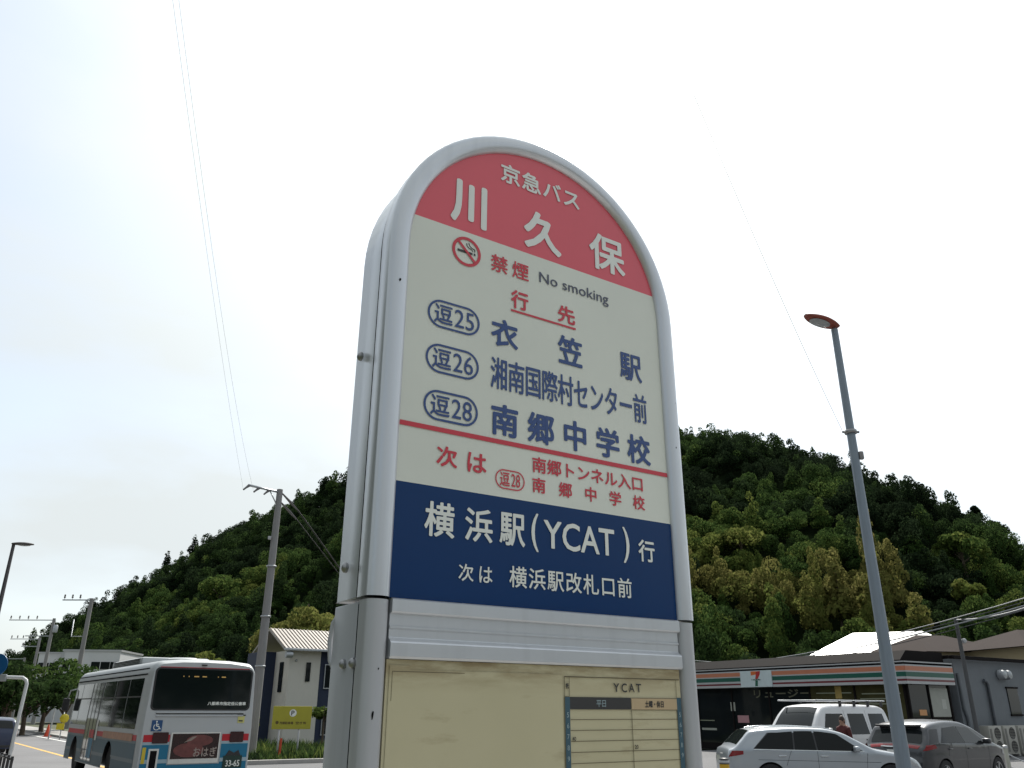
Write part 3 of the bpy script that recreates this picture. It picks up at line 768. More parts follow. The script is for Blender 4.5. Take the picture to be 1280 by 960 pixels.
def fascia(face, L, pl_, nm, logo=None):
    """front band: white ground with stripes, butted strips"""
    bands = [(FH1 - 0.05, FH1, M_fwhite, 0.03), (FH1 - 0.13, FH1 - 0.05, M_gap, 0.0), (FH1 - 0.19, FH1 - 0.13, M_fwhite, 0.02), (FH1 - 0.37, FH1 - 0.19, M_forange, 0.02), (FH1 - 0.42, FH1 - 0.37, M_fwhite, 0.02), (FH1 - 0.60, FH1 - 0.42, M_fgreen, 0.02),
             (FH1 - 0.69, FH1 - 0.60, M_fwhite, 0.02), (FH1 - 0.77, FH1 - 0.69, M_fred, 0.02), (FH0, FH1 - 0.77, M_fwhite, 0.02)]
    names = ['fascia_edge', 'fascia_gap', 'fascia_band', 'orange_stripe', 'fascia_band', 'green_stripe', 'fascia_band', 'red_stripe', 'fascia_band']
    for (z0, z1, m, pr), nme in zip(bands, names):
        mb = MB()
        segs = [(0, L)] if not logo or nme in ('fascia_edge', 'fascia_gap') else [(0, logo[0]), (logo[1], L)]
        for a, b in segs:
            P = [pl_(a, z0, -0.1), pl_(b, z0, -0.1), pl_(b, z1, -0.1), pl_(a, z1, -0.1)]; Q = [pl_(a, z0, pr), pl_(b, z0, pr), pl_(b, z1, pr), pl_(a, z1, pr)]
            vs = [mb.bm.verts.new(p) for p in P + Q]
            for f in ((4, 5, 6, 7), (0, 1, 5, 4), (1, 2, 6, 5), (2, 3, 7, 6), (3, 0, 4, 7)): mb.bm.faces.new([vs[i] for i in f])
        mb.build(nme, m, shop)
fascia('front', LY, lambda a, z, p: Vector((-p, a, z)), 'front', logo=(6.75, 8.65))
fascia('side', LX, lambda a, z, p: Vector((a, -p, z)), 'side')
mb = MB(); mb.box((-0.01, 7.7, (FH0 + FH1 - 0.13) / 2), (0.12, 1.9, FH1 - FH0 - 0.14), bev=0.01); lg = mb.build('logo_board', mat('logo_board', (0.52, 0.60, 0.62), 0.3), shop)
# the mark: an orange and red 7 over a green foot with a thin word bar
pf = lambda x, z: Vector((-0.074, 7.7 - x, 3.19 + z)); pf2 = lambda x, z: Vector((-0.077, 7.7 - x, 3.19 + z)); pf3 = lambda x, z: Vector((-0.080, 7.7 - x, 3.19 + z))
mb = MB(); mb.face([pf(*p) for p in ((-0.27, 0.33), (0.30, 0.33), (0.27, 0.21), (-0.27, 0.14))]); mb.build('emblem_top', mat('emblem_orange', (0.55, 0.13, 0.03), 0.4), lg)
mb = MB(); mb.face([pf2(*p) for p in ((0.06, 0.30), (0.31, 0.34), (0.29, 0.20), (0.14, -0.02), (-0.02, -0.02), (0.02, 0.10))]); mb.build('emblem_stem', mat('emblem_red', (0.38, 0.02, 0.02), 0.4), lg)
mb = MB(); mb.face([pf2(*p) for p in ((-0.02, -0.09), (0.13, -0.09), (0.10, -0.34), (-0.06, -0.34))]); mb.build('emblem_foot', mat('emblem_green', (0.01, 0.10, 0.06), 0.4), lg)
lettering([('7-ELEVEn', -0.26, 0.30, -0.085, -0.025, 'fit', 0.1)], M_fgreen, lg, pf3)
# glazing: front runs the whole length, set back under the fascia
mb = MB(); mb.box((0.42, LY / 2, 0.14), (0.24, LY, 0.28)); mb.box((1.9, 0.30, 0.14), (2.9, 0.24, 0.28)); mb.build('plinth', M_dark, shop)
M_olive = mat('painted_lit_window', (0.06, 0.056, 0.026), 0.08, 0, 0.7, 1.2, spec=0.4)  # olive put into the opaque panes for the lit interior behind
NP = 8; pw_ = (LY - 0.4) / NP
for k in range(NP):
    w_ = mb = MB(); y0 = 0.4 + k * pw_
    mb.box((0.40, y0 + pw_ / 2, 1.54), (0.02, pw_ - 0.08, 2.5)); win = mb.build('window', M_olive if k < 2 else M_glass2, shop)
    mb = MB(); mb.box((0.39, y0, 1.54), (0.09, 0.08, 2.52)); mb.build('mullion', M_dark, win)
for k in range(2):
    x0 = 0.45 + k * 1.45
    mb = MB(); mb.box((x0 + 0.72, 0.33, 1.54), (1.36, 0.02, 2.5)); win = mb.build('window', M_glass2, shop)
    mb = MB(); mb.box((x0, 0.32, 1.54), (0.09, 0.09, 2.52)); mb.build('mullion', M_dark, win)
mb = MB(); mb.box((3.40, 0.32, 1.54), (0.10, 0.09, 2.52)); mb.build('mullion', M_dark, shop)
mb = MB(); mb.box((1.93, 0.325, 1.50), (2.9, 0.06, 0.06)); mb.build('transom', M_dark, shop)
for x0, x1, z0, z1 in ((1.97, 3.3, 1.56, 2.68), (1.97, 3.3, 0.4, 1.44)):
    mb = MB(); mb.box(((x0 + x1) / 2, 0.312, (z0 + z1) / 2), (x1 - x0, 0.01, z1 - z0)); mb.build('window_poster', M_poster, shop)
mb = MB(); mb.box((2.9, 0.303, 2.05), (0.3, 0.006, 0.38)); mb.build('notice', mat('notice_paper', (0.45, 0.46, 0.42), 0.6), shop)
mb = MB(); mb.box((1.30, 0.312, 1.72), (0.5, 0.01, 0.22)); mb.build('notice', mat('orange_notice', (0.6, 0.3, 0.12), 0.6), shop)
for y0, y1, z0, z1, m in ((8.75, 9.45, 1.22, 1.55, M_ppink), (9.55, 9.85, 1.75, 2.15, M_poster), (10.9, 11.9, 0.85, 0.95, M_poster)):
    mb = MB(); mb.box((0.385, (y0 + y1) / 2, (z0 + z1) / 2), (0.008, y1 - y0, z1 - z0)); mb.build('window_poster', m, shop)
lettering([('リュージー', -8.3, -5.0, 2.33, 2.70, 'fit', 0.03)], mat('faint_window_lettering', (0.11, 0.11, 0.07), 0.6), shop, lambda x, z: Vector((0.384, -x, z)))
mb = MB(); mb.box((0.384, 3.55, 2.52), (0.008, 0.32, 0.5)); mb.build('window_poster', mat('yellow_poster', (0.36, 0.26, 0.07), 0.6), shop)
M_striplight_paint = mat('pale_light_strip_paint', (0.22, 0.24, 0.17), 0.5)  # pale bars painted for the fluorescent light lines in the glass
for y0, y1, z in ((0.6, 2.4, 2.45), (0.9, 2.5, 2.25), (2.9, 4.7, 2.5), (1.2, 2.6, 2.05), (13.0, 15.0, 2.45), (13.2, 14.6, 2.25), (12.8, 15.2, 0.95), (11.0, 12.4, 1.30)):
    mb = MB(); mb.box((0.386, (y0 + y1) / 2, z), (0.006, y1 - y0, 0.045)); mb.build('painted_light_strip', M_striplight_paint, shop)
# ---- things along the grey side wall
WF = 0.25                                             # local y of the wall's outer face (shop frame)
def S(x, y, z): return vu(32.4 + x, 20.5 + y, -0.03 + z)
mb = MB(); mb.box((8.42, 0.24, 2.2), (0.9, 0.06, 1.1), bev=0.01); wn = mb.build('window', M_glass2, shop)
mb = MB(); mb.box((8.42, 0.225, 2.78), (1.0, 0.09, 0.07)); mb.box((8.42, 0.225, 1.62), (1.0, 0.09, 0.07)); mb.build('frame', M_dark, wn)
def wall_tube(name, label, cat, pts, r, m, seg=10):
    o = MB().tube([S(*p) for p in pts], r, seg).build(name, m, None, 60); return tag(o, label, cat)
wall_tube('conduit', 'thick dark conduit bundle running down the grey shop wall behind the service pole', 'conduit', [(4.15, 0.17, 3.3), (4.15, 0.17, 1.9), (4.3, 0.17, 1.5), (4.3, 0.17, 0.1)], 0.075, M_shopwall)
wall_tube('downpipe', 'dark grey downpipe on the shop side wall right of the service pole', 'pipe', [(6.1, 0.17, 3.05), (6.25, 0.15, 3.0), (6.35, 0.16, 2.9), (6.35, 0.16, 0.0)], 0.07, mat('pipe_grey', (0.09, 0.10, 0.115), 0.5))
for i, x in enumerate((7.55, 8.0)):
    mb = MB()
    mb.lathe([(0.02, -0.30), (0.17, -0.27), (0.21, -0.17), (0.21, 0.0), (0.17, 0.02)], (0, 0, 0), 'y', 18)
    o = mb.build('vent_hood', M_galv, None, 40, loc=S(x, 0.2, 3.32), rz=A); tag(o, ['round metal vent hood high on the grey shop wall, the left one', 'round metal vent hood high on the grey shop wall, the right one'][i], 'vent', 'vent hoods on the shop wall')
M_ac = mat('ac_casing', (0.36, 0.35, 0.31), 0.55, 0, 0.08, 3, streak=0.25)
for i, (x, lb) in enumerate(((4.95, 'beige outdoor air conditioner unit by the grey wall, first from the service pole'), (6.12, 'beige outdoor air conditioner unit by the grey wall, middle one of three'), (7.32, 'beige outdoor air conditioner unit partly hidden by the white post and chain'))):
    t_ = thing('air_conditioner', lb, 'air conditioner', S(x, -0.32, 0.03), A, 'air conditioners along the shop wall')
    MB().box((0, 0, 0.62), (0.98, 0.40, 1.12), bev=0.02).build('casing', M_ac, t_, 40)
    for z in (0.36, 0.88):
        fan = MB(); fan.lathe([(0.21, 0.0), (0.225, -0.012), (0.235, -0.012), (0.235, 0.0)], (0.12, -0.202, z), 'y', 22); fo = fan.build('fan_guard', M_blackp, t_, 40)
        mb = MB()
        for k in range(7): mb.box((0.12, -0.212, z - 0.18 + k * 0.06), (2 * math.sqrt(max(0.0, 0.22 ** 2 - (-0.18 + k * 0.06) ** 2)), 0.008, 0.012))
        mb.build('grille', M_ac, fo)
    MB().box((0.12 - 0.48, -0.203, 0.62), (0.16, 0.006, 0.9)).build('side_louvre', mat('ac_louvre', (0.16, 0.155, 0.14), 0.6), t_)
    for s in (-1, 1): MB().box((s * 0.38, 0, 0.03), (0.12, 0.46, 0.06)).build('foot', M_conc, t_)
o = MB().tube([vu(33.45, 18.6, -0.05), vu(33.45, 18.6, 5.2)], [0.085, 0.07], 12).build('service_pole', mat('dark_pole', (0.07, 0.072, 0.075), 0.7, 0, 0.1, 3, streak=0.2), None, 60)
tag(o, 'slim dark service pole standing in front of the grey shop wall', 'pole')
o = MB().lathe([(0.02, 0.12), (0.09, 0.08), (0.10, 0.0), (0.06, -0.05)], (0, 0, 0), 'y', 12).build('wall_lamp', M_fwhite, None, 40, loc=vu(33.6, 18.5, 4.35)); tag(o, 'small white lamp fixed to the service pole by the shop', 'lamp')

# houses behind the shop
M_wroof = mat('white_roof', (0.75, 0.75, 0.73), 0.35, 0, 0.04, 1)
M_broof = mat('brown_roof', (0.024, 0.016, 0.014), 0.9, 0, 0.2, 1.5, 0.3, 3, spec=0.1)
M_tan = mat('tan_wall', (0.30, 0.24, 0.14), 0.8, 0, 0.1, 1)
def hip_house(label, c, rz, w, d_, eave, ridge, mw, mr, over=0.4, ridge_len=0.35, name='house'):
    t_ = thing(name, label, 'house', c, rz)
    MB().box((0, 0, eave / 2), (w, d_, eave)).build('wall', mw, t_)
    W2, D2 = w / 2 + over, d_ / 2 + over; rl = w * ridge_len / 2
    mb = MB(); e = eave - 0.05
    P = [(-W2, -D2, e), (W2, -D2, e), (W2, D2, e), (-W2, D2, e), (-rl, 0, ridge), (rl, 0, ridge)]
    vs = [mb.bm.verts.new(p) for p in P]
    for f in ((0, 1, 5, 4), (1, 2, 5), (2, 3, 4, 5), (3, 0, 4), (3, 2, 1, 0)): mb.bm.faces.new([vs[i] for i in f])
    mb.build('roof', mr, t_)
    for k in range(3):
        x = (-0.3 + 0.3 * k) * w
        wi = MB().box((x, -d_ / 2 - 0.01, eave * 0.62), (1.5, 0.06, 1.1)).build('window', M_glass2, t_)
        MB().box((x, -d_ / 2 - 0.045, eave * 0.62), (0.05, 0.03, 1.1)).build('frame', M_fwhite, wi)
    return t_
wq, wa = at(1066, 793, 64.0), at(1152, 787, 62.0)
wc = (wq + wa) / 2; rzw = math.atan2(wa.y - wq.y, wa.x - wq.x); rlen = (wa - wq).length; ww = rlen + 6.6
hip_house('house with sunlit white hipped roof showing above the shop fascia behind the lamp pole', Vector((wc.x, wc.y, 0)), rzw, ww, 8.4, 5.0, (wq.z + wa.z) / 2, M_tan, M_wroof, 0.5, rlen / ww)
hip_house('house with dull brown hipped roof directly behind the shop parapet', Vector((28.9, 58.5, 0)), R(12), 6.0, 7.0, 5.3, 6.6, M_tan, M_broof, 0.6, 0.35)
hip_house('tan house with brown roof behind the grey shop wall at the right edge', Vector((34.2, 54.6, 0)), R(14), 9.5, 7.0, 5.35, 6.6, M_tan, M_broof, 0.6, 0.4)

# ================================================================== VEHICLES
M_tail = mat('tail_lamp_red', (0.22, 0.012, 0.015), 0.12, 0, 0.1, 3)
M_lens = mat('headlamp_lens', (0.45, 0.47, 0.48), 0.06, 0.3, 0.2, 8)
M_chrome = mat('chrome', (0.6, 0.62, 0.63), 0.12, 1.0)
M_rim = mat('alloy_rim', (0.42, 0.43, 0.44), 0.3, 0.8)
M_plate = mat('number_plate', (0.6, 0.6, 0.57), 0.5)
def interp(pts):
    """monotone cubic through (x, y) points"""
    px = np.array([p[0] for p in pts], float); py = np.array([p[1] for p in pts], float)
    h = np.diff(px); dl = np.diff(py) / h; m = np.zeros(len(px)); m[0], m[-1] = dl[0], dl[-1]
    for i in range(1, len(px) - 1):
        m[i] = 0 if dl[i - 1] * dl[i] <= 0 else 2 * dl[i - 1] * dl[i] / (dl[i - 1] + dl[i])
    def f(x):
        x = min(max(x, px[0]), px[-1]); i = min(int(np.searchsorted(px, x, 'right')) - 1, len(px) - 2)
        t = (x - px[i]) / h[i]
        return float((1 + 2 * t) * (1 - t) ** 2 * py[i] + t * (1 - t) ** 2 * h[i] * m[i] + t * t * (3 - 2 * t) * py[i + 1] + t * t * (t - 1) * h[i] * m[i + 1])
    return f
class Car:
    """body as a lofted shell: x from the rear bumper (0) to the nose (L); cross sections from side profile, belt line and plan"""
    def __init__(s, L, W, top, belt, plan, tumble, wheels, wr=0.33, arch=0.37, sill=0.20, rtop=0.10, crown=0.03):
        s.L, s.W, s.wheels, s.wr, s.arch, s.sill, s.rtop, s.crown, s.tumble = L, W, wheels, wr, arch, sill, rtop, crown, tumble
        s.top, s.belt, s.plan = interp(top), interp(belt), interp(plan)
    def low(s, x):
        z = s.sill + 0.10 * max(0, 1 - x / 0.5) + 0.06 * max(0, 1 - (s.L - x) / 0.5)
        for xw in s.wheels:
            if abs(x - xw) < s.arch: z = max(z, s.wr + math.sqrt(s.arch ** 2 - (x - xw) ** 2))
        return z
    def w(s, x, z):
        b = s.belt(x); W = s.W / 2 * s.plan(x)
        if z <= b: return W * (1 - 0.10 * ((b - z) / max(b - 0.15, 0.1)) ** 2.2 - 0.012 * math.sin(max(0, min(1, (b - z) / 0.28)) * math.pi))
        return W - s.tumble * (z - b) - 0.10 * s.tumble * (z - b) ** 2
    def edge(s, x):
        zt = s.top(x); r = min(s.rtop, max(0.02, (zt - s.low(x)) * 0.4)); return max(0.03, s.w(x, zt - r) - r * 1.1), r, zt
    def topz(s, x, y):
        e, r, zt = s.edge(x); k = min(1, abs(y) / e); return zt + s.crown * (1 - k * k)
    def body(s, m, parent):
        N = 130; xs = [s.L * (0.5 - 0.5 * math.cos(math.pi * i / N)) * 0.5 + 0.5 * s.L * i / N for i in range(N + 1)]
        for xw in s.wheels: xs += [xw - s.arch + 1e-4, xw + s.arch - 1e-4]
        xs = sorted(xs); rows = []
        for x in xs:
            zl = s.low(x); e, r, zt = s.edge(x); half = []
            zb = zt - r
            if zb <= zl: zb = zl + 0.01
            for k in range(13): z = zl + (zb - zl) * k / 12; half.append((s.w(x, z), z))
            w0 = half[-1][0]
            for k in range(1, 6):
                a = math.pi / 2 * k / 5; half.append((w0 - (w0 - e) * (1 - math.cos(a)), zb + (zt - zb) * math.sin(a)))
            for k in range(1, 5): y = e * (1 - k / 4); half.append((y, s.topz(x, y)))
            rows.append([(x, y, z) for y, z in half] + [(x, -y, z) for y, z in reversed(half[:-1])])
        mb = MB(); vs = mb.grid(rows)
        for v in (vs[0], vs[-1]):
            try: mb.bm.faces.new(v)
            except ValueError: pass
        o = mb.build('body', m, parent, 38)
        mb = MB(); zt = min(s.belt(s.L * 0.5), 0.9)
        mb.box((s.L / 2, 0, 0.45), (s.L * 0.86, s.W * 0.62, 0.5)); mb.build('underbody', M_blackp, parent)
        return o
    def side(s, name, m, parent, poly, off=0.006, sides=(1, -1), nx=14, nz=6, fr=None):
        """patch on the flank: poly = lower-rear, lower-front, upper-front, upper-rear (x, z)"""
        o = None
        for sd in sides:
            rows = []
            for i in range(nx + 1):
                u = i / nx; row = []
                for j in range(nz + 1):
                    v = j / nz
                    x = (poly[0][0] * (1 - u) + poly[1][0] * u) * (1 - v) + (poly[3][0] * (1 - u) + poly[2][0] * u) * v
                    z = (poly[0][1] * (1 - u) + poly[1][1] * u) * (1 - v) + (poly[3][1] * (1 - u) + poly[2][1] * u) * v
                    row.append((x, sd * (s.w(x, z) + off), z))
                rows.append(row)
            mb = MB(); mb.grid(rows); o = mb.build(name, m, parent, 60)
        return o
    def over(s, name, m, parent, x0, x1, inset=0.03, off=0.006, nx=10, y0=-1, y1=1, x0c=0.0, x1c=0.0):
        """patch on the upper surface (screens, bonnet details) between stations x0 and x1"""
        rows = []
        for i in range(nx + 1):
            row = []
            for j in range(13):
                k = y0 + (y1 - y0) * j / 12
                x = x0 + (x1 - x0) * i / nx + (x0c * (1 - i / nx) + x1c * i / nx) * (1 - k * k)
                e = s.edge(x)[0] - inset; y = e * k
                dz = (s.top(x + 0.02) - s.top(x - 0.02)) / 0.04; nl = math.hypot(1, dz)
                row.append((x - off * dz / nl, y, s.topz(x, y) + off / nl))
            rows.append(row)
        mb = MB(); mb.grid(rows); return mb.build(name, m, parent, 60)
    def wheels_build(s, parent, width=0.2, spokes=5):
        for xw in s.wheels:
            for sd in (1, -1):
                yo = s.W / 2 - 0.015
                mb = MB(); r = s.wr
                mb.lathe([(r * 0.66, sd * (yo - width)), (r * 0.95, sd * (yo - width)), (r, sd * (yo - width + 0.03)), (r, sd * (yo - 0.03)), (r * 0.95, sd * yo), (r * 0.68, sd * (yo - 0.005)), (r * 0.66, sd * (yo - 0.03))], (xw, 0, r), 'y', 28)
                wh = mb.build('wheel', M_rub, parent, 40)
                mb = MB(); mb.lathe([(0.001, sd * (yo - 0.03)), (r * 0.16, sd * (yo - 0.03)), (r * 0.2, sd * (yo - 0.05)), (0.001, sd * (yo - 0.05))], (xw, 0, r), 'y', 16)
                for k in range(spokes):
                    a = 2 * math.pi * k / spokes
                    mb.box((xw + math.cos(a) * r * 0.38, sd * (yo - 0.04), r + math.sin(a) * r * 0.38), (r * 0.58, 0.025, r * 0.17), rot=Matrix.Rotation(-a, 4, 'Y'))
                mb.lathe([(r * 0.60, sd * (yo - 0.05)), (r * 0.60, sd * (yo - 0.025)), (r * 0.68, sd * (yo - 0.015)), (r * 0.68, sd * (yo - 0.05))], (xw, 0, r), 'y', 28)
                mb.build('rim', M_rim, wh, 40)
    def mirrors(s, m, parent, x, z, size=(0.12, 0.20, 0.13)):
        for sd in (1, -1):
            y = sd * (s.w(x, z) + size[1] / 2 + 0.02)
            mb = MB(); mb.box((x, y, z + 0.02), size, bev=0.035); mb.box((x + 0.02, sd * (s.w(x, z) + 0.02), z - 0.02), (0.05, 0.12, 0.04))
            mb.build('door_mirror', m, parent, 50)
    def handles(s, m, parent, xs, z):
        for x in xs:
            for sd in (1, -1):
                MB().box((x, sd * (s.w(x, z) + 0.012), z), (0.19, 0.02, 0.028), bev=0.007).build('door_handle', m, parent, 50)
    def gaps(s, parent, lines):
        for x0, z0, x1, z1 in lines:
            for sd in (1, -1):
                rows = []
                for k in range(13):
                    x = x0 + (x1 - x0) * k / 12; z = z0 + (z1 - z0) * k / 12
                    nx_, nz_ = (0.004, 0) if abs(z1 - z0) > abs(x1 - x0) else (0, 0.004)
                    rows.append([(x - nx_, sd * (s.w(x, z) + 0.002), z - nz_), (x + nx_, sd * (s.w(x, z) + 0.002), z + nz_)])
                mb = MB(); mb.grid(rows); mb.build('shut_line', M_gap, parent)
def paint(name, c, metal=0.3, rough=0.3): return mat(name, c, rough, metal, 0.05, 1.2, coat=0.0 if 'bus' in name else 0.5, spec=0.3 if 'bus' in name else 0.5)
def veh(name, label, cat, mid, heading, L, z=-0.03):
    h = Vector((math.cos(heading), math.sin(heading), 0))
    p = Vector((mid[0], mid[1], 0)) - h * (L / 2)
    return thing(name, label, cat, (p.x, p.y, z), heading, 'cars in the shop parking lot')

# silver estate car, nose to the right
wg = Car(4.70, 1.81, [(0, 0.80), (0.05, 0.95), (0.16, 1.00), (0.34, 1.16), (0.62, 1.385), (1.0, 1.425), (1.7, 1.455), (2.3, 1.44), (2.75, 1.36), (3.15, 1.17), (3.52, 0.985), (3.75, 0.945), (4.2, 0.865), (4.5, 0.76), (4.64, 0.62), (4.70, 0.45)],
         [(0, 0.93), (0.6, 0.965), (2.0, 0.93), (3.2, 0.90), (3.6, 0.88), (4.2, 0.80), (4.7, 0.5)], [(0, 0.80), (0.08, 0.89), (0.35, 0.965), (1.2, 1.0), (3.4, 1.0), (4.1, 0.955), (4.45, 0.86), (4.62, 0.72), (4.70, 0.55)], 0.36, (0.98, 3.82))
P_silver = paint('silver_car_paint', (0.38, 0.41, 0.44), 0.35, 0.28)
t = veh('estate_car', 'silver estate car with dark side glass parked nose to the right', 'car', (7.36, 21.5), R(-2), 4.7 * 0.965, -0.03)
t.scale = (0.965, 0.965, 0.965)
wg.body(P_silver, t); wg.wheels_build(t)
wg.side('side_window', M_glass, t, [(0.62, 0.985), (1.55, 0.965), (1.60, 1.37), (1.02, 1.33)])
wg.side('side_window', M_glass, t, [(1.59, 0.965), (2.10, 0.955), (2.08, 1.385), (1.64, 1.375)])
wg.side('side_window', M_glass, t, [(2.14, 0.955), (3.18, 0.945), (2.64, 1.325), (2.12, 1.385)])
wg.side('black_pillar', M_blackp, t, [(0.60, 0.985), (3.20, 0.945), (2.62, 1.34), (1.00, 1.345)], 0.003, nx=30)
wg.side('window_trim', M_chrome, t, [(0.60, 0.967), (3.24, 0.929), (3.22, 0.941), (0.62, 0.981)], 0.009, nx=24, nz=1)
wg.over('windscreen', M_glass2, t, 2.72, 3.50, 0.05, x1c=0.06)
wg.over('rear_screen', M_glass2, t, 0.24, 0.58, 0.06)
wg.side('tail_lamp', M_tail, t, [(0.02, 0.80), (0.36, 0.86), (0.36, 0.94), (0.10, 0.94)], 0.008)
wg.side('headlamp', M_lens, t, [(4.02, 0.70), (4.58, 0.60), (4.44, 0.76), (4.05, 0.81)], 0.008)
wg.mirrors(P_silver, t, 3.02, 0.97); wg.handles(M_chrome, t, (1.28, 2.28), 0.83)
wg.gaps(t, [(2.12, 0.30, 2.12, 0.93), (1.36, 0.62, 1.50, 0.95), (3.22, 0.35, 3.30, 0.90), (0.7, 0.745, 3.6, 0.70)])
for sd in (1, -1):
    MB().tube([(0.75, sd * 0.58, 1.43), (1.0, sd * 0.585, 1.468), (1.8, sd * 0.59, 1.485), (2.4, sd * 0.585, 1.458), (2.6, sd * 0.575, 1.40)], 0.013, 8).build('roof_rail', M_chrome, t, 60)
MB().box((4.665, 0, 0.55), (0.05, 0.55, 0.22), bev=0.02).build('front_grille', M_blackp, t)
MB().box((0.012, 0, 0.78), (0.02, 0.34, 0.165)).build('number_plate', M_plate, t)

# grey hatchback seen from behind
hb = Car(4.42, 1.79, [(0, 0.60), (0.04, 0.90), (0.14, 1.0), (0.30, 1.20), (0.48, 1.42), (0.85, 1.50), (1.5, 1.545), (2.1, 1.53), (2.6, 1.42), (3.0, 1.24), (3.38, 1.05), (3.65, 0.98), (4.05, 0.90), (4.28, 0.78), (4.38, 0.62), (4.42, 0.45)],
         [(0, 0.95), (0.6, 1.02), (2.0, 0.98), (3.1, 0.95), (3.6, 0.90), (4.1, 0.82), (4.42, 0.5)], [(0, 0.78), (0.08, 0.88), (0.35, 0.96), (1.0, 1.0), (3.2, 1.0), (3.9, 0.95), (4.2, 0.85), (4.36, 0.70), (4.42, 0.52)], 0.42, (0.80, 3.50), crown=0.04)
P_grey = paint('grey_car_paint', (0.045, 0.047, 0.052), 0.35, 0.3)
t = veh('hatchback_car', 'dark grey hatchback seen from its rear corner beside the tall lamp pole', 'car', (11.35, 23.6), R(36.5), 4.42)
hb.body(P_grey, t); hb.wheels_build(t)
hb.side('side_window', M_glass, t, [(0.74, 1.05), (1.85, 1.03), (1.80, 1.42), (1.15, 1.38)])
hb.side('side_window', M_glass2, t, [(1.90, 1.03), (2.98, 1.01), (2.45, 1.375), (1.86, 1.42)])
hb.side('window_surround', M_blackp, t, [(0.70, 1.045), (3.02, 1.005), (2.42, 1.385), (1.12, 1.39)], 0.003, nx=30)
hb.over('windscreen', M_glass2, t, 2.55, 3.36, 0.05, x1c=0.06)
hb.over('rear_screen', M_glass2, t, 0.16, 0.38, 0.05)
MB().box((0.42, 0, 1.435), (0.34, 1.10, 0.05), bev=0.015).build('roof_spoiler', M_blackp, t, 50)
hb.side('black_pillar', M_blackp, t, [(0.24, 1.02), (0.62, 1.06), (0.86, 1.36), (0.46, 1.36)], 0.005)
hb.side('tail_lamp', M_tail, t, [(0.03, 0.87), (0.50, 0.93), (0.42, 1.01), (0.12, 1.0)], 0.01)
hb.over('tail_band', M_tail, t, 0.045, 0.115, 0.02, 0.006, 4)
MB().box((0.0, 0, 0.955), (0.05, 0.62, 0.035), bev=0.01).build('tailgate_strip', M_chrome, t)
MB().box((0.012, 0, 0.80), (0.02, 0.34, 0.165)).build('number_plate', M_plate, t)
MB().tube([(0.5, 0, 1.46), (0.42, 0, 1.50)], 0.01, 6).build('roof_aerial', M_blackp, t)
hb.mirrors(P_grey, t, 2.86, 1.04); hb.handles(P_grey, t, (1.10, 2.08), 0.90)
hb.gaps(t, [(1.87, 0.32, 1.87, 1.0), (0.98, 0.75, 1.08, 1.0), (3.02, 0.35, 3.08, 0.93)])
hb.side('headlamp', M_lens, t, [(3.85, 0.74), (4.30, 0.62), (4.22, 0.74), (3.88, 0.84)], 0.008)

# white van with a roof rack, nose to the left
vn = Car(4.70, 1.70, [(0, 0.70), (0.03, 1.05), (0.10, 1.40), (0.26, 1.86), (0.6, 1.93), (2.0, 1.95), (3.0, 1.94), (3.45, 1.90), (3.72, 1.74), (4.00, 1.45), (4.28, 1.14), (4.46, 1.05), (4.60, 0.92), (4.67, 0.72), (4.70, 0.5)],
         [(0, 1.08), (2.0, 1.08), (3.9, 1.06), (4.2, 1.0), (4.7, 0.6)], [(0, 0.86), (0.06, 0.94), (0.3, 0.985), (1.0, 1.0), (3.6, 1.0), (4.2, 0.96), (4.5, 0.88), (4.65, 0.78), (4.70, 0.62)], 0.20, (0.95, 3.75), rtop=0.12)
P_white = paint('white_van_paint', (0.60, 0.60, 0.61), 0.05, 0.35)
t = veh('passenger_van', 'white van with long roof rack parked nose out before the shop window', 'van', (9.62, 26.8), R(217), 4.7)
vn.body(P_white, t); vn.wheels_build(t)
vn.over('windscreen', M_glass2, t, 3.56, 4.24, 0.03, x1c=0.07)
vn.over('rear_screen', M_glass2, t, 0.09, 0.25, 0.06)
for a, b, c_, d_ in ((0.34, 1.30, 1.24, 0.44), (1.46, 2.42, 2.36, 1.50), (2.60, 3.82, 3.46, 2.62)):
    vn.side('side_window', M_glass, t, [(a, 1.13), (b, 1.13), (c_, 1.70), (d_, 1.70)])
vn.side('tail_lamp', M_tail, t, [(0.03, 0.8), (0.10, 0.8), (0.16, 1.2), (0.06, 1.2)], 0.008)
vn.side('headlamp', M_lens, t, [(4.2, 0.74), (4.62, 0.70), (4.52, 0.90), (4.22, 0.94)], 0.008)
vn.mirrors(P_white, t, 3.72, 1.20, (0.12, 0.2, 0.2)); vn.handles(M_blackp, t, (1.62, 2.75), 0.98)
vn.gaps(t, [(2.52, 0.3, 2.52, 1.80), (1.38, 0.3, 1.38, 1.80), (3.86, 0.8, 3.95, 1.06)])
rk = MB()
for sd in (1, -1): rk.tube([(0.1, sd * 0.66, 2.06), (3.75, sd * 0.66, 2.06)], 0.022, 8)
for x in (0.1, 0.8, 1.5, 2.2, 2.9, 3.75): rk.tube([(x, -0.66, 2.06), (x, 0.66, 2.06)], 0.016, 8)
rk.build('roof_rack', M_galv, t, 60)
for x in (0.35, 1.1, 1.85, 2.6):
    for sd in (1, -1): MB().box((x, sd * 0.68, 1.98), (0.07, 0.07, 0.17), bev=0.01).build('rack_foot', M_blackp, t)

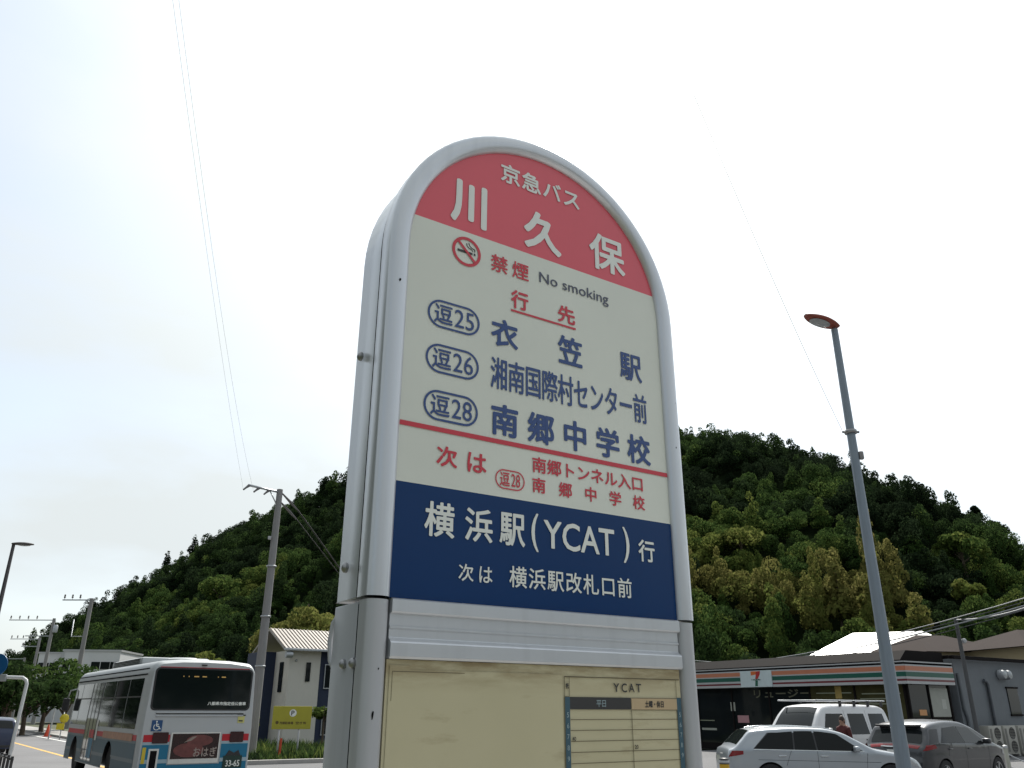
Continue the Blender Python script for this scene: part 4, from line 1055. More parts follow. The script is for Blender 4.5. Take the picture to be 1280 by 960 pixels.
# dark blue car ahead of the bus
nv_ = Car(4.0, 1.70, [(0, 0.60), (0.03, 0.92), (0.10, 1.10), (0.28, 1.50), (0.55, 1.60), (1.2, 1.64), (2.2, 1.62), (2.6, 1.5), (3.0, 1.22), (3.25, 1.06), (3.7, 0.95), (3.92, 0.75), (4.0, 0.45)],
          [(0, 1.02), (2.0, 1.0), (3.2, 0.96), (4.0, 0.5)], [(0, 0.85), (0.06, 0.93), (0.3, 0.98), (1.0, 1.0), (3.0, 1.0), (3.6, 0.94), (3.9, 0.78), (4.0, 0.55)], 0.28, (0.72, 3.15), wr=0.30, arch=0.34)
P_navy = paint('navy_car_paint', (0.012, 0.022, 0.06), 0.3, 0.3)
t = veh('small_car', 'dark blue hatchback on the road at the left edge, ahead of the bus', 'car', ru(3.72, 41.8), R(90) + AR, 4.0, 0.0)
t.scale.z = 0.84
t['group'] = 'cars on the road'
nv_.body(P_navy, t); nv_.wheels_build(t)
nv_.over('rear_screen', M_glass2, t, 0.12, 0.27, 0.04)
nv_.side('side_window', M_glass, t, [(0.45, 1.06), (1.4, 1.05), (1.36, 1.50), (0.62, 1.50)])
nv_.side('side_window', M_glass, t, [(1.46, 1.05), (2.75, 1.02), (2.4, 1.48), (1.42, 1.50)])
nv_.over('windscreen', M_glass2, t, 2.5, 3.2, 0.04)
nv_.side('tail_lamp', M_tail, t, [(0.02, 0.85), (0.22, 0.86), (0.26, 1.12), (0.12, 1.12)], 0.008)
MB().box((0.0, 0, 0.74), (0.03, 0.34, 0.165)).build('number_plate', M_plate, t)
MB().box((0.02, 0, 0.40), (0.05, 1.3, 0.12), bev=0.02).build('rear_bumper', M_blackp, t)
nv_.mirrors(P_navy, t, 2.7, 1.06)

# ------------------------------------------------------------------ the bus
BW, BL, BH = 2.56, 9.4, 2.83
M_bw = paint('bus_white', (0.41, 0.43, 0.44), 0.1, 0.45)
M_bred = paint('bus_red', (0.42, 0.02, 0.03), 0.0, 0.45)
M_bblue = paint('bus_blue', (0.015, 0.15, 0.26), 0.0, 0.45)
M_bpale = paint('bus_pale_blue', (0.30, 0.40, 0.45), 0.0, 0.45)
M_busglass = mat('bus_glass', (0.008, 0.012, 0.012), 0.05, 0, 0.4, 0.6, spec=0.3)
bus = thing('city_bus', 'white, red and blue city bus seen from behind, pulling away along the road', 'bus', ru(6.06, 20.9, 0.0), R(90) + AR)
# local: x forward, y left; rear face at x = 0
def bus_outline(x):
    """half cross section (y, z) at station x"""
    k = max(0.0, 1 - x / 0.22); f = max(0.0, 1 - (BL - x) / 0.25); c = max(k, f)
    hw = BW / 2 - 0.05 * c * c; zt = BH - 0.07 * c * c
    pts = [(hw, 0.34), (hw, 0.9), (hw, 1.3), (hw - 0.015, 1.75), (hw - 0.05, 2.45)]
    for i in range(1, 8):
        a = math.pi / 2 * i / 7; pts.append((hw - 0.05 - 0.24 * (1 - math.cos(a)), 2.45 + (zt - 0.05 - 2.45) * math.sin(a)))
    pts += [(hw * 0.45, zt - 0.01), (0, zt)]
    return pts
def bus_low(x, z):
    for xw in (3.05 - 0.0, 7.75):
        if abs(x - xw) < 0.52: return max(z, 0.48 + math.sqrt(0.52 ** 2 - (x - xw) ** 2) * 0.96)
    return z
xs_ = [0, 0.01, 0.03, 0.06, 0.1, 0.15, 0.22] + [0.3 + i * 0.1 for i in range(90)] + [9.22, 9.3, 9.36, 9.39, 9.4]
rows = []
for x in xs_:
    h = [(y, bus_low(x, z) if z < 1.1 else z) for y, z in bus_outline(x)]
    rows.append([(x, y, z) for y, z in h] + [(x, -y, z) for y, z in reversed(h[:-1])])
mb = MB(); vs = mb.grid(rows)
for v in (vs[0], vs[-1]): mb.bm.faces.new(v)
mb.build('body', M_bw, bus, 40)
MB().box((BL / 2, 0, 0.7), (BL - 0.3, BW - 0.5, 0.7)).build('underbody', M_blackp, bus)
def bside(x, z): 
    pts = bus_outline(x); 
    return float(np.interp(z, [p[1] for p in pts[:6]], [p[0] for p in pts[:6]]))
def bpatch(name, m, x0, x1, z0, z1, off=0.006, parent=bus, sd=1, cut=False):
    rows = []; n = max(2, int((x1 - x0) / 0.1))
    for i in range(n + 1):
        x = x0 + (x1 - x0) * i / n; zz0 = min(bus_low(x, z0), z1) if cut else z0
        rows.append([(x, sd * (bside(x, zz0 + (z1 - zz0) * j / 6) + off), zz0 + (z1 - zz0) * j / 6) for j in range(7)])
    mb = MB(); mb.grid(rows); return mb.build(name, m, parent, 50)
M_bsblue_shade = paint('bus_side_blue_shaded', (0.022, 0.075, 0.11), 0.0, 0.45); M_bspale_shade = paint('bus_side_pale_shaded', (0.11, 0.15, 0.17), 0.0, 0.45)  # rear blue and pale repeated darker: the flank's shade is in the paint
for sd in (1, -1):
    bpatch('blue_band', M_bsblue_shade, 0.24, 9.1, 0.36, 1.0, 0.004, sd=sd, cut=True)
    bpatch('pale_stripe', M_bspale_shade, 0.24, 9.1, 0.60, 0.68, 0.008, sd=sd, cut=True)
    bpatch('pale_stripe', M_bspale_shade, 0.24, 9.1, 1.0, 1.06, 0.006, sd=sd, cut=True)
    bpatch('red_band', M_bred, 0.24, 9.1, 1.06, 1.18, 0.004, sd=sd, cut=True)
    bpatch('gutter', M_gap, 0.3, 9.1, 2.47, 2.50, 0.012, sd=sd)
    bpatch('gutter', M_gap, 0.3, 9.1, 2.60, 2.625, -0.01, sd=sd)
for a, b in ((0.55, 1.9), (1.96, 3.4), (3.46, 4.9), (6.55, 8.0), (8.06, 9.0)):
    w1 = bpatch('side_window', M_busglass, a, b, 1.30, 2.40, 0.006)
    bpatch('window_bar', M_blackp, a, b, 1.98, 2.01, 0.012, w1)
for k in range(6):
    a = 0.55 + k * 1.42; bpatch('side_window', M_busglass, a, a + 1.36, 1.30, 2.40, 0.006, sd=-1)
dr = bpatch('door', M_busglass, 5.0, 6.45, 0.42, 2.40, 0.009)
for x in (5.0, 5.48, 5.96, 6.42): bpatch('door_frame', M_blackp, x, x + 0.05, 0.42, 2.40, 0.016, dr)
bpatch('door_poster', M_bred, 5.1, 5.7, 1.0, 1.2, 0.014); bpatch('door_poster', M_bblue, 5.1, 5.7, 0.5, 0.98, 0.014)
bpatch('side_advert', mat('side_advert_orange', (0.30, 0.13, 0.07), 0.4, 0, 0.5, 6), 0.6, 3.9, 1.04, 1.20, 0.012)
bpatch('side_notice', M_plate, 4.7, 4.92, 0.95, 1.45, 0.014)
for xw in (3.05, 7.75):
    for sd in (1, -1):
        mb = MB(); mb.lathe([(0.27, sd * 0.95), (0.45, sd * 0.95), (0.47, sd * 0.98), (0.47, sd * 1.17), (0.44, sd * 1.2), (0.28, sd * 1.18)], (xw, 0, 0.47), 'y', 26); wh = mb.build('wheel', M_rub, bus, 40)
        mb = MB(); mb.lathe([(0.001, sd * 1.17), (0.10, sd * 1.17), (0.14, sd * 1.10), (0.24, sd * 1.09), (0.27, sd * 1.17), (0.27, sd * 1.05)], (xw, 0, 0.47), 'y', 20); mb.build('rim', M_galv, wh, 40)
# rear face pieces (local y: left positive; photograph x = -y)
br = lambda x, z, o=0.0: Vector((-0.006 - o, -x, z))
def rpoly(name, m, pts, parent=bus, o=0.0, th=0.02):
    mb = MB(); n = len(pts); f = [mb.bm.verts.new(br(x, z, o)) for x, z in pts]; k = [mb.bm.verts.new(br(x, z, o) + Vector((th, 0, 0))) for x, z in pts]
    mb.bm.faces.new(f)
    for i in range(n): mb.bm.faces.new([f[i], f[(i + 1) % n], k[(i + 1) % n], k[i]])
    return mb.build(name, m, parent)
def rbox(name, m, x0, x1, z0, z1, parent=bus, o=0.0, r=0.0):
    return rpoly(name, m, ring_pts((x0 + x1) / 2, (z0 + z1) / 2, x1 - x0, z1 - z0, r, 5) if r else [(x0, z0), (x1, z0), (x1, z1), (x0, z1)], parent, o)
seal = rbox('rear_window_seal', M_blackp, -1.15, 1.13, 1.70, 2.63, r=0.10)
rw = rbox('rear_window', M_busglass, -1.11, 1.09, 1.735, 2.595, o=0.006, r=0.08)
lettering([('八都県市指定低公害車', 0.12, 1.03, 1.815, 1.895, 'cells', 0.03)], M_white, rw, lambda x, z: br(x, z, 0.010))
for x0, x1 in ((-0.52, -0.50), (-0.40, -0.38), (-0.27, -0.16), (-0.08, 0.02), (0.28, 0.30), (0.37, 0.47)):
    rbox('interior_lamp', mat('bus_interior_lamp', (0.7, 0.42, 0.12), 0.4), x0, x1, 2.43, 2.455, rw, 0.010)
rbox('red_trim', M_bred, -1.05, 1.03, 2.632, 2.645)
rbox('blue_panel', M_bblue, -1.19, -0.62, 0.36, 0.98, o=0.002); rbox('blue_panel', M_bblue, 0.56, 1.19, 0.36, 0.98, o=0.002); rbox('blue_panel', M_bblue, -0.62, 0.56, 0.36, 0.56, o=0.002)
for a, b in ((-1.19, -0.62), (0.56, 1.19)):
    rbox('red_panel', M_bred, a, b, 1.04, 1.19, o=0.002); rbox('pale_stripe', M_bpale, a, b, 0.98, 1.04, o=0.001)
    rbox('pale_stripe', M_bpale, a, b, 0.60, 0.68, o=0.006)
M_lampd = mat('lamp_cluster', (0.035, 0.008, 0.010), 0.15, 0, 0.3, 10)
for a, b in ((-1.0, -0.66), (0.74, 1.06)): rbox('tail_lamp', M_lampd, a, b, 1.01, 1.24, o=0.02, r=0.02)
MB().box((-0.012, 0, 1.655), (0.03, 2.0, 0.022), bev=0.005).build('hatch_rib', M_bw, bus); MB().box((-0.006, 0, 1.63), (0.012, 2.0, 0.012)).build('hatch_gap', M_gap, bus); MB().box((-0.012, 0, 1.585), (0.03, 2.0, 0.03), bev=0.008).build('hatch_rib', M_bw, bus)
ad = rbox('advert_frame', M_plate, -0.60, 0.52, 0.58, 1.235, o=0.015)
rbox('advert_picture', mat('advert_dark', (0.022, 0.008, 0.008), 0.25, 0, 0.6, 4), -0.565, 0.49, 0.68, 1.205, ad, 0.020)
M_ohagi = mat('advert_bean_paste', (0.13, 0.035, 0.032), 0.5, 0, 0.6, 12)
rpoly('advert_sweet', M_ohagi, [(-0.53 + 0.36 + 0.34 * math.cos(a) * (1 if math.cos(a) > 0 else 1.02), 0.86 + 0.15 * math.sin(a)) for a in [2 * math.pi * k / 24 for k in range(24)]], ad, 0.024)
rpoly('advert_sweet', M_ohagi, [(0.05 + 0.30 * math.cos(a), 1.06 + 0.12 * math.sin(a)) for a in [2 * math.pi * k / 24 for k in range(24)]], ad, 0.0235)
rpoly('advert_leaf', mat('advert_highlight', (0.25, 0.2, 0.17), 0.5), [(-0.30, 1.02), (-0.12, 1.14), (-0.02, 1.15), (-0.14, 1.06)], ad, 0.028)
lettering([('おはぎ', -0.08, 0.46, 0.71, 0.92, 'cells', 0.01, 0.17)], mat('advert_lettering', (0.34, 0.28, 0.25), 0.5), ad, lambda x, z: br(x, z, 0.032))
np_ = rbox('number_plate', mat('green_plate', (0.006, 0.03, 0.022), 0.4), 0.64, 1.08, 0.46, 0.72, o=0.02)
lettering([('33-65', 0.70, 1.03, 0.49, 0.625, 'fit', 0.02)], M_white, np_, lambda x, z: br(x, z, 0.028))
rpoly('plate_lamp', M_blackp, [(0.68, 0.72), (1.04, 0.72), (0.98, 0.84), (0.88, 0.78), (0.76, 0.84)], o=0.012)
rbox('vent_frame', M_plate, -1.04, -0.82, 0.36, 0.90, o=0.008); rbox('vent_opening', M_gap, -1.0, -0.86, 0.36, 0.86, o=0.012)
rbox('yellow_notice', mat('yellow_notice', (0.55, 0.42, 0.03), 0.5), -1.175, -1.10, 0.60, 0.93, o=0.008)
stk = rbox('wheelchair_sticker', mat('sticker_blue', (0.01, 0.06, 0.17), 0.35), -1.06, -0.83, 1.265, 1.495, o=0.006)
pw2 = lambda x, z: br(-0.945 + x, 1.38 + z, 0.012)
mb = MB(); mb.face([pw2(-0.012 + 0.018 * math.cos(a), 0.085 + 0.018 * math.sin(a)) for a in [2 * math.pi * k / 12 for k in range(12)]])
strip(mb, [(-0.012, 0.062), (-0.006, -0.01), (0.045, -0.012), (0.065, -0.068), (0.088, -0.062)], 0.020, pw2); strip(mb, [(-0.008, 0.028), (0.040, 0.028)], 0.015, pw2)
strip(mb, [(-0.004 + 0.062 * math.cos(a), -0.028 + 0.062 * math.sin(a)) for a in [R(125 + k * 18) for k in range(13)]], 0.015, pw2)
mb.build('wheelchair_mark', M_white, stk)
rbox('sticker', mat('sticker_yellow', (0.5, 0.48, 0.16), 0.5), 0.88, 1.04, 1.43, 1.58, o=0.006); rbox('sticker_stripe', M_black, 0.86, 1.06, 1.585, 1.61, o=0.008); rbox('sticker_stripe', M_black, 0.90, 1.0, 1.46, 1.49, o=0.009)
MB().box((-0.03, 0.07, 2.70), (0.06, 0.12, 0.035), bev=0.01).build('rear_camera', M_blackp, bus)
MB().lathe([(0.38, 2.80), (0.38, 2.86), (0.30, 2.90), (0.001, 2.905)], (1.1, 0.28, 0), 'z', 20).build('roof_vent', M_bw, bus, 40)
MB().box((4.6, 0, 2.87), (3.6, 1.75, 0.24), bev=0.07).build('air_conditioning_unit', M_bw, bus, 40)
mb = MB()
for k in range(4): mb.box((4.6, 0.875, 2.84 + k * 0.035), (3.2, 0.02, 0.012))
mb.build('louvre', M_gap, bus)
MB().tube([(9.3, 1.2, 2.3), (9.55, 1.36, 2.25), (9.6, 1.40, 2.0)], 0.02, 6).build('mirror_arm', M_galv, bus); MB().box((9.6, 1.42, 1.85), (0.08, 0.2, 0.36), bev=0.03).build('door_mirror', M_blackp, bus)

# ================================================================== LAMPS, POLES AND WIRES
def lamp_head(mb_parent, dirv, z, L, m, lens, w=0.26, tilt=0.12):
    """oval lantern lying along dirv from the pole top"""
    d2 = Vector(dirv).normalized(); s2 = Vector((-d2.y, d2.x, 0)); rows = []
    n = 14
    for i in range(n + 1):
        u = i / n; wd = w / 2 * math.sin(math.pi * (0.10 + 0.86 * u)) ** 0.6; hh = 0.075 * math.sin(math.pi * (0.12 + 0.80 * u)) ** 0.7
        c = d2 * (u * L - 0.06) + Vector((0, 0, z + tilt * u * L))
        rows.append([c + s2 * (wd * math.cos(a)) + Vector((0, 0, (hh if math.sin(a) > 0 else hh * 0.55) * math.sin(a))) for a in [2 * math.pi * k / 20 for k in range(20)]])
    mb = MB(); vs = mb.grid(rows, close=True); mb.bm.faces.new(vs[0]); mb.bm.faces.new(vs[-1])
    h = mb.build('lamp_head', m, mb_parent, 50)
    mb = MB(); ctr = d2 * (L * 0.56 - 0.06) + Vector((0, 0, z + tilt * L * 0.56 - 0.036)); rows = []
    for r_, dz in ((1.0, 0.0), (0.85, -0.014), (0.5, -0.026), (0.02, -0.03)):
        rows.append([ctr + d2 * (L * 0.30 * r_ * math.cos(a)) + s2 * (w * 0.37 * r_ * math.sin(a)) + Vector((0, 0, dz + tilt * L * 0.30 * r_ * math.cos(a))) for a in [2 * math.pi * k / 20 for k in range(20)]])
    mb.grid(rows, close=True); mb.build('lamp_lens', lens, h, 60)
    return h
p = at(1043, 412, 12.0); pb = Vector((p.x, p.y, -0.03))
lr = thing('street_lamp', 'tall tapered grey street lamp with rusty orange head at the right', 'street lamp', pb)
HT = p.z + 0.03
MB().tube([(0, 0, 0), (0, 0, 0.5), (0, 0, HT * 0.66), (0, 0, HT)], [0.110, 0.102, 0.067, 0.053], 16).build('pole', M_greypole, lr, 60)
MB().lathe([(0.26, 0.0), (0.26, 0.03), (0.14, 0.04), (0.13, 0.12)], (0, 0, 0), 'z', 18).build('base_plate', M_greypole, lr, 40)
lamp_head(lr, (-0.93, -0.36, 0), HT + 0.05, 0.62, M_orange, M_lampglass, 0.30, 0.16)
zb = at(1062, 540, 12.0).z + 0.03
MB().tube([(-0.13, 0, zb), (0.13, 0, zb)], 0.02, 6).build('band_clamp', M_bolt, lr)
MB().lathe([(0.09, -0.03), (0.095, 0.0), (0.09, 0.03)], (0, 0, zb), 'z', 14).build('band_clamp', M_bolt, lr)
zb2 = at(1068, 570, 12.0).z + 0.03
MB().box((0.09, -0.03, zb2), (0.07, 0.07, 0.13), bev=0.02).build('photocell_box', M_polec, lr, 40)
p = at(17, 681, 30.0); pb = Vector((p.x, p.y, 0.15)); HT = p.z - 0.15
ll = thing('street_lamp', 'slim dark street lamp with flat oval head at the left edge', 'street lamp', pb)
MB().tube([(0, 0, 0), (0, 0, HT * 0.6), (0, 0, HT)], [0.095, 0.075, 0.055], 12).build('pole', mat('dark_lamp_paint', (0.07, 0.065, 0.07), 0.5), ll, 60)
lamp_head(ll, (0.93, 0.3, 0), HT + 0.03, 0.72, mat('dark_lamp_head', (0.05, 0.045, 0.042), 0.5), M_lampglass, 0.32, 0.02)

def sag(a, b, s, n=14):
    a, b = Vector(a), Vector(b)
    return [a.lerp(b, i / n) - Vector((0, 0, 4 * s * (i / n) * (1 - i / n))) for i in range(n + 1)]
def wire(label, pts, r, m=M_wire, name='overhead_wire', group='overhead wires'):
    o = MB().tube(pts, r, 5).build(name, m, None, 80); return tag(o, label, 'wire', group)
def ins(mb, p, down=True):
    s = -1 if down else 1
    mb.lathe([(0.012, 0), (0.012, s * 0.05), (0.05, s * 0.06), (0.055, s * 0.10), (0.035, s * 0.12), (0.05, s * 0.14), (0.035, s * 0.2), (0.01, s * 0.21)], p, 'z', 10)
# the big concrete pole behind the bus
p1 = at(350, 612, 34.0); b1 = Vector((p1.x, p1.y, 0.0))
up = thing('utility_pole', 'tall concrete utility pole with crossarm on its left, right behind the bus', 'utility pole', b1)
H1 = p1.z
MB().tube([(0, 0, 0), (0, 0, H1)], [0.20, 0.125], 16).build('pole', M_polec, up, 60)
ca = at(310, 610, 34.0 - 1.2) - b1
MB().tube([(0.05, 0.04, H1 - 0.12), tuple(Vector((ca.x, ca.y, H1 - 0.12)))], 0.05, 6).build('crossarm', M_galv, up)
MB().tube([(-0.02, 0, H1 - 0.75), tuple(Vector((ca.x * 0.32, ca.y * 0.32, H1 - 0.14)))], 0.025, 6).build('brace', M_galv, up)
hooks = []
for f in (0.98, 0.66, 0.34):
    q = Vector((ca.x * f, ca.y * f, H1 - 0.12)); mb = MB(); mb.tube([q, q + Vector((-0.14, -0.2, -0.24))], [0.05, 0.035], 8); mb.tube([q + Vector((0.06, 0, -0.02)), q + Vector((-0.12, -0.16, -0.20))], 0.03, 6)
    mb.build('insulator', M_ins, up, 50); hooks.append(b1 + q + Vector((-0.14, -0.2, -0.25)))
for dz in (0.5, 0.9):
    mb = MB(); mb.tube([(0.1, 0.02, H1 - dz + 0.35), (0.45, 0.2, H1 - dz), (0.75, 0.35, H1 - dz - 0.3)], [0.03, 0.06, 0.03], 7); mb.build('strain_insulator', M_ins, up, 50)
MB().box((-0.16, -0.16, H1 - 2.1), (0.12, 0.12, 0.14), bev=0.02).build('cable_clip', M_fwhite, up)
for z in (3.3, 5.2, 7.2): MB().lathe([(0.20, -0.03), (0.205, 0), (0.20, 0.03)], (0, 0, z), 'z', 16).build('steel_band', M_galv, up)
wire('thin wire from the concrete pole climbing overhead, the left of the pair', sag(hooks[0], at(208, -60, 9.0), 0.25), 0.003, M_wirethin)
wire('thin wire from the concrete pole climbing overhead, the right of the pair', sag(hooks[1], at(216, -60, 9.0), 0.55), 0.003, M_wirethin)
wire('faint thin wire crossing the sky from the tall grey lamp pole upwards', sag(Vector((lr.location.x - 0.13, lr.location.y, zb)), at(868, 120, 7.0), 0.12), 0.0036, M_wirethin)
c1 = b1 + Vector((0.75, 0.35, H1 - 0.8)); hq = at(359.5, 850, 45.0); e1 = Vector((hq.x, hq.y, 0)) + N * 6.4 + D * 2.38 + Vector((0, 0, 5.82))   # far end of the house ridge
wire('thick black cable running down from the concrete pole towards the two-storey house', sag(c1, e1, -0.1), 0.034)
wire('second black cable beside the thick one, from concrete pole towards the house', sag(c1 + Vector((0, 0, -0.4)), e1 + N * 0.3, 0.05), 0.02)
for i, (px, py, Y, arms, side) in enumerate(((115, 748, 78.0, ((0.15, 2.9, 3), (7.7, 0, 0)), -1), (68, 773, 100.0, ((0.2, 5.5, 4), (2.0, 3.2, 0)), -1), (50, 797, 122.0, ((0.2, 4.4, 4), (1.2, 2.6, 2)), -1), (31, 822, 150.0, ((0.2, 3.0, 0),), -1))):
    q = at(px, py, Y); b = Vector((q.x, q.y, 0))
    lb = ['concrete utility pole with three-pin crossarm, tallest of those beyond the white building', 'utility pole with long double crossarm left of the tallest distant pole', 'utility pole with stacked crossarms standing near the left end of the hill', 'small faint utility pole farthest along the road, by the blue sign'][i]
    t = thing('utility_pole', lb, 'utility pole', b, 0, 'utility poles along the road')
    MB().tube([(0, 0, 0), (0, 0, q.z)], [0.24, 0.17], 10).build('pole', M_polec, t, 60)
    for dz, ln, k in arms:
        if ln == 0:
            mb = MB(); mb.tube([(0, 0, q.z - 3.4), (-1.25, 0, q.z - 3.4), (-1.3, 0, q.z - 1.9)], 0.05, 6); mb.build('bracket', M_galv, t); continue
        MB().box((-ln / 2 + 0.2, 0, q.z - dz), (ln, 0.1, 0.1)).build('crossarm', M_galv, t)
        for j in range(k):
            mb = MB(); ins(mb, (-ln + 0.35 + j * ln / max(k, 1) * 0.75, 0, q.z - dz + 0.05), False); s_ = mb.build('insulator', M_ins, t, 50); s_.scale = (1.6, 1.6, 2.2); s_.location.z = -(q.z - dz + 0.05) * 1.2; s_.location.x = (ln - 0.35 - j * ln / max(k, 1) * 0.75) * 0.6
    if i == 1: MB().lathe([(0.25, 0), (0.27, 0.1), (0.27, 0.75), (0.2, 0.85)], (0.35, 0, q.z - 1.6), 'z', 12).build('transformer', M_galv, t, 40)
# bundle of cables in front of the hill at the right
for k in range(4):
    a = at(845, 828 - k * 3 + (6 if k == 3 else 0), 80); b = at(1330, 733 + k * 5, 27)
    wire(['uppermost', 'second', 'third', 'lowest'][k] + ' of four cables strung in front of the hill above the brown roof', sag(a, b, 0.9 + 0.1 * k), (0.022, 0.018, 0.03, 0.018)[k], M_wirethin if k % 2 == 0 else M_wire)
wire('heavy grey cable from the top of the dark service pole to the right', sag(vu(33.45, 18.6, 5.15), at(1340, 735, 27), 0.25), 0.035, M_wirethin)

# ================================================================== LEFT SIDE OF THE STREET
sp = at(34, 852, 20.0); sb = Vector((sp.x, sp.y, 0.15))
ts = thing('road_sign', 'round blue road sign on a bent white pole at the left edge', 'road sign', sb)
ph = sp.z - 0.15
MB().tube([(-0.06, 0, 0), (0, 0, ph - 0.05), (-0.03, 0, ph + 0.03), (-0.12, 0, ph + 0.085), (-0.70, 0, ph + 0.10)], 0.038, 12).build('pole', mat('white_pole_paint', (0.55, 0.56, 0.57), 0.4, 0, 0.08, 5, streak=0.15), ts, 60)
MB().lathe([(0.001, -0.012), (0.245, -0.012), (0.25, -0.006), (0.25, 0.006), (0.001, 0.012)], (-0.75, -0.06, ph + 0.36), 'y', 32).build('sign_disc', mat('road_sign_blue', (0.008, 0.075, 0.20), 0.35), ts, 40)
MB().tube([(-0.70, -0.03, ph + 0.02), (-0.70, -0.03, ph + 0.6)], 0.02, 8).build('disc_post', M_galv, ts)
MB().box((-0.62, -0.05, ph + 0.08), (0.30, 0.04, 0.15), bev=0.01).build('small_plate', M_galv, ts)
gf = thing('guard_fence', 'low black guard fence on the kerb at the bottom left corner', 'fence', ru(2.3, 22.2, 0.15), AR)
for k in range(6): MB().box((0, -2.0 + k * 0.62, 0.35), (0.05, 0.05, 0.70), bev=0.006).build('post', M_blackp, gf)
for z in (0.64, 0.35): MB().tube([(0, -2.1, z), (0, 1.2, z)], 0.022, 8).build('rail', M_blackp, gf)
# white building
wbp = at(98, 850, 112.0)
wb = thing('apartment_building', 'white flat-roofed building with dark window bands behind the bus', 'building', (wbp.x, wbp.y, 0), R(6))
M_wb = mat('white_wall', (0.55, 0.56, 0.57), 0.7, 0, 0.06, 0.6, streak=0.2)
MB().box((0.9, 5, 4.35), (7.2, 9, 8.7)).build('wall', M_wb, wb); MB().box((-4.3, 5.3, 4.2), (3.2, 8.5, 8.4)).build('wing', M_wb, wb)
MB().box((0.9, 5, 8.75), (7.4, 9.2, 0.24)).build('parapet', M_fwhite, wb); MB().box((-4.35, 5.3, 8.45), (3.3, 8.7, 0.2)).build('parapet', M_fwhite, wb)
for x, w, z, h in ((2.2, 2.3, 6.9, 0.9), (3.9, 0.9, 6.9, 0.9), (-1.6, 1.8, 6.8, 1.3), (-4.4, 2.7, 6.6, 1.2), (0.3, 0.5, 5.2, 0.5), (2.6, 1.4, 3.6, 1.1), (-0.9, 1.4, 3.6, 1.1)):
    y_ = 0.47 if x > -2.7 else 1.03
    w_ = MB().box((x, y_, z), (w, 0.08, h)).build('window', M_glass2, wb); MB().box((x, y_ - 0.05, z), (0.07, 0.04, h)).build('frame', M_wb, w_)
for x in (-2.75,): MB().box((x, 0.46, 6.2), (0.35, 0.1, 4.6)).build('downpipe', M_fwhite, wb)
# street trees between the car and the bus
for i, (px, py, Y, w, h, tn, lb) in enumerate(((12, 862, 56, 1.7, 2.6, 0.42, 'green street tree behind the bent white sign pole at the left edge'), (40, 858, 60, 1.9, 2.8, 0.46, 'dense green street tree below the white building, left of the yellow signs'),
        (66, 845, 64, 1.9, 3.6, 0.50, 'taller bright green street tree with top in front of the white building'), (90, 852, 70, 1.8, 3.4, 0.52, 'street tree with pale top half hidden behind the front of the bus'))):
    q = at(px, py, Y); tree(lb, q.x, q.y, 0.05, w * 1.5, h * 1.05 + 0.6, tn, 'round', 60 + i, 3400, 0.15, 0.7, group='street trees across the road', tj=0.08)
q = at(24, 838, 140); tree('distant dark treetop at the left foot of the hill', q.x, q.y, 0, 3.5, 5.0, 0.25, 'round', 71, 900, 0.4, 3.5)
q = at(255, 822, 62); tree('bright yellow-green young tree showing just above the bus roof', q.x, q.y, 0, 1.7, 2.9, 0.74, 'round', 72, 1600, 0.17, 3.0)
q = at(382, 782, 74); tree('round olive tree clipped like a ball behind the two-storey house roof', q.x, q.y, 0, 4.5, 9.0, 0.90, 'wide', 73, 7500, 0.19, 3.6, tj=0.02)
q = at(318, 890, 35.5); tree('small pale young tree at the foot of the concrete pole', q.x, q.y, 0, 0.42, 1.3, 0.70, 'tall', 74, 400, 0.09, 0.9)
q = at(405, 900, 41); tree('small clipped garden tree before the lower window of the house', q.x, q.y, 0, 0.75, 1.0, 0.60, 'wide', 75, 900, 0.09, 1.1)
# yellow signs and cone
q = at(75, 912, 52.0); ys = thing('information_sign', 'pair of yellow boards on a post at the far kerb beside the trees', 'sign', (q.x, q.y, 0), R(15))
M_yel = mat('sign_yellow', (0.58, 0.47, 0.02), 0.45, 0, 0.12, 6)
MB().tube([(0.05, 0.05, 0), (0.05, 0.05, 1.5)], 0.03, 8).build('post', M_galv, ys)
MB().lathe([(0.001, -0.012), (0.26, -0.012), (0.26, 0.012), (0.001, 0.012)], (0.12, 0, 1.16), 'y', 8).build('upper_board', M_yel, ys); MB().box((-0.02, 0, 0.72), (0.42, 0.025, 0.34), bev=0.01).build('lower_board', M_yel, ys)
q = at(64, 905, 53.0); o = MB().tube([(q.x, q.y, 0), (q.x + 0.05, q.y, 1.7)], 0.045, 8).build('marker_post', M_fwhite, None, 60); tag(o, 'thin white post standing left of the yellow boards', 'post')
q = at(58, 922, 54.0); cn = thing('traffic_cone', 'orange traffic cone on the far pavement near the yellow boards', 'traffic cone', (q.x, q.y, 0.11))
M_cone = mat('cone_orange', (0.55, 0.06, 0.02), 0.5)
MB().lathe([(0.17, 0.03), (0.03, 0.68), (0.001, 0.69)], (0, 0, 0), 'z', 16).build('cone', M_cone, cn, 40); MB().box((0, 0, 0.015), (0.38, 0.38, 0.03)).build('base', M_cone, cn)
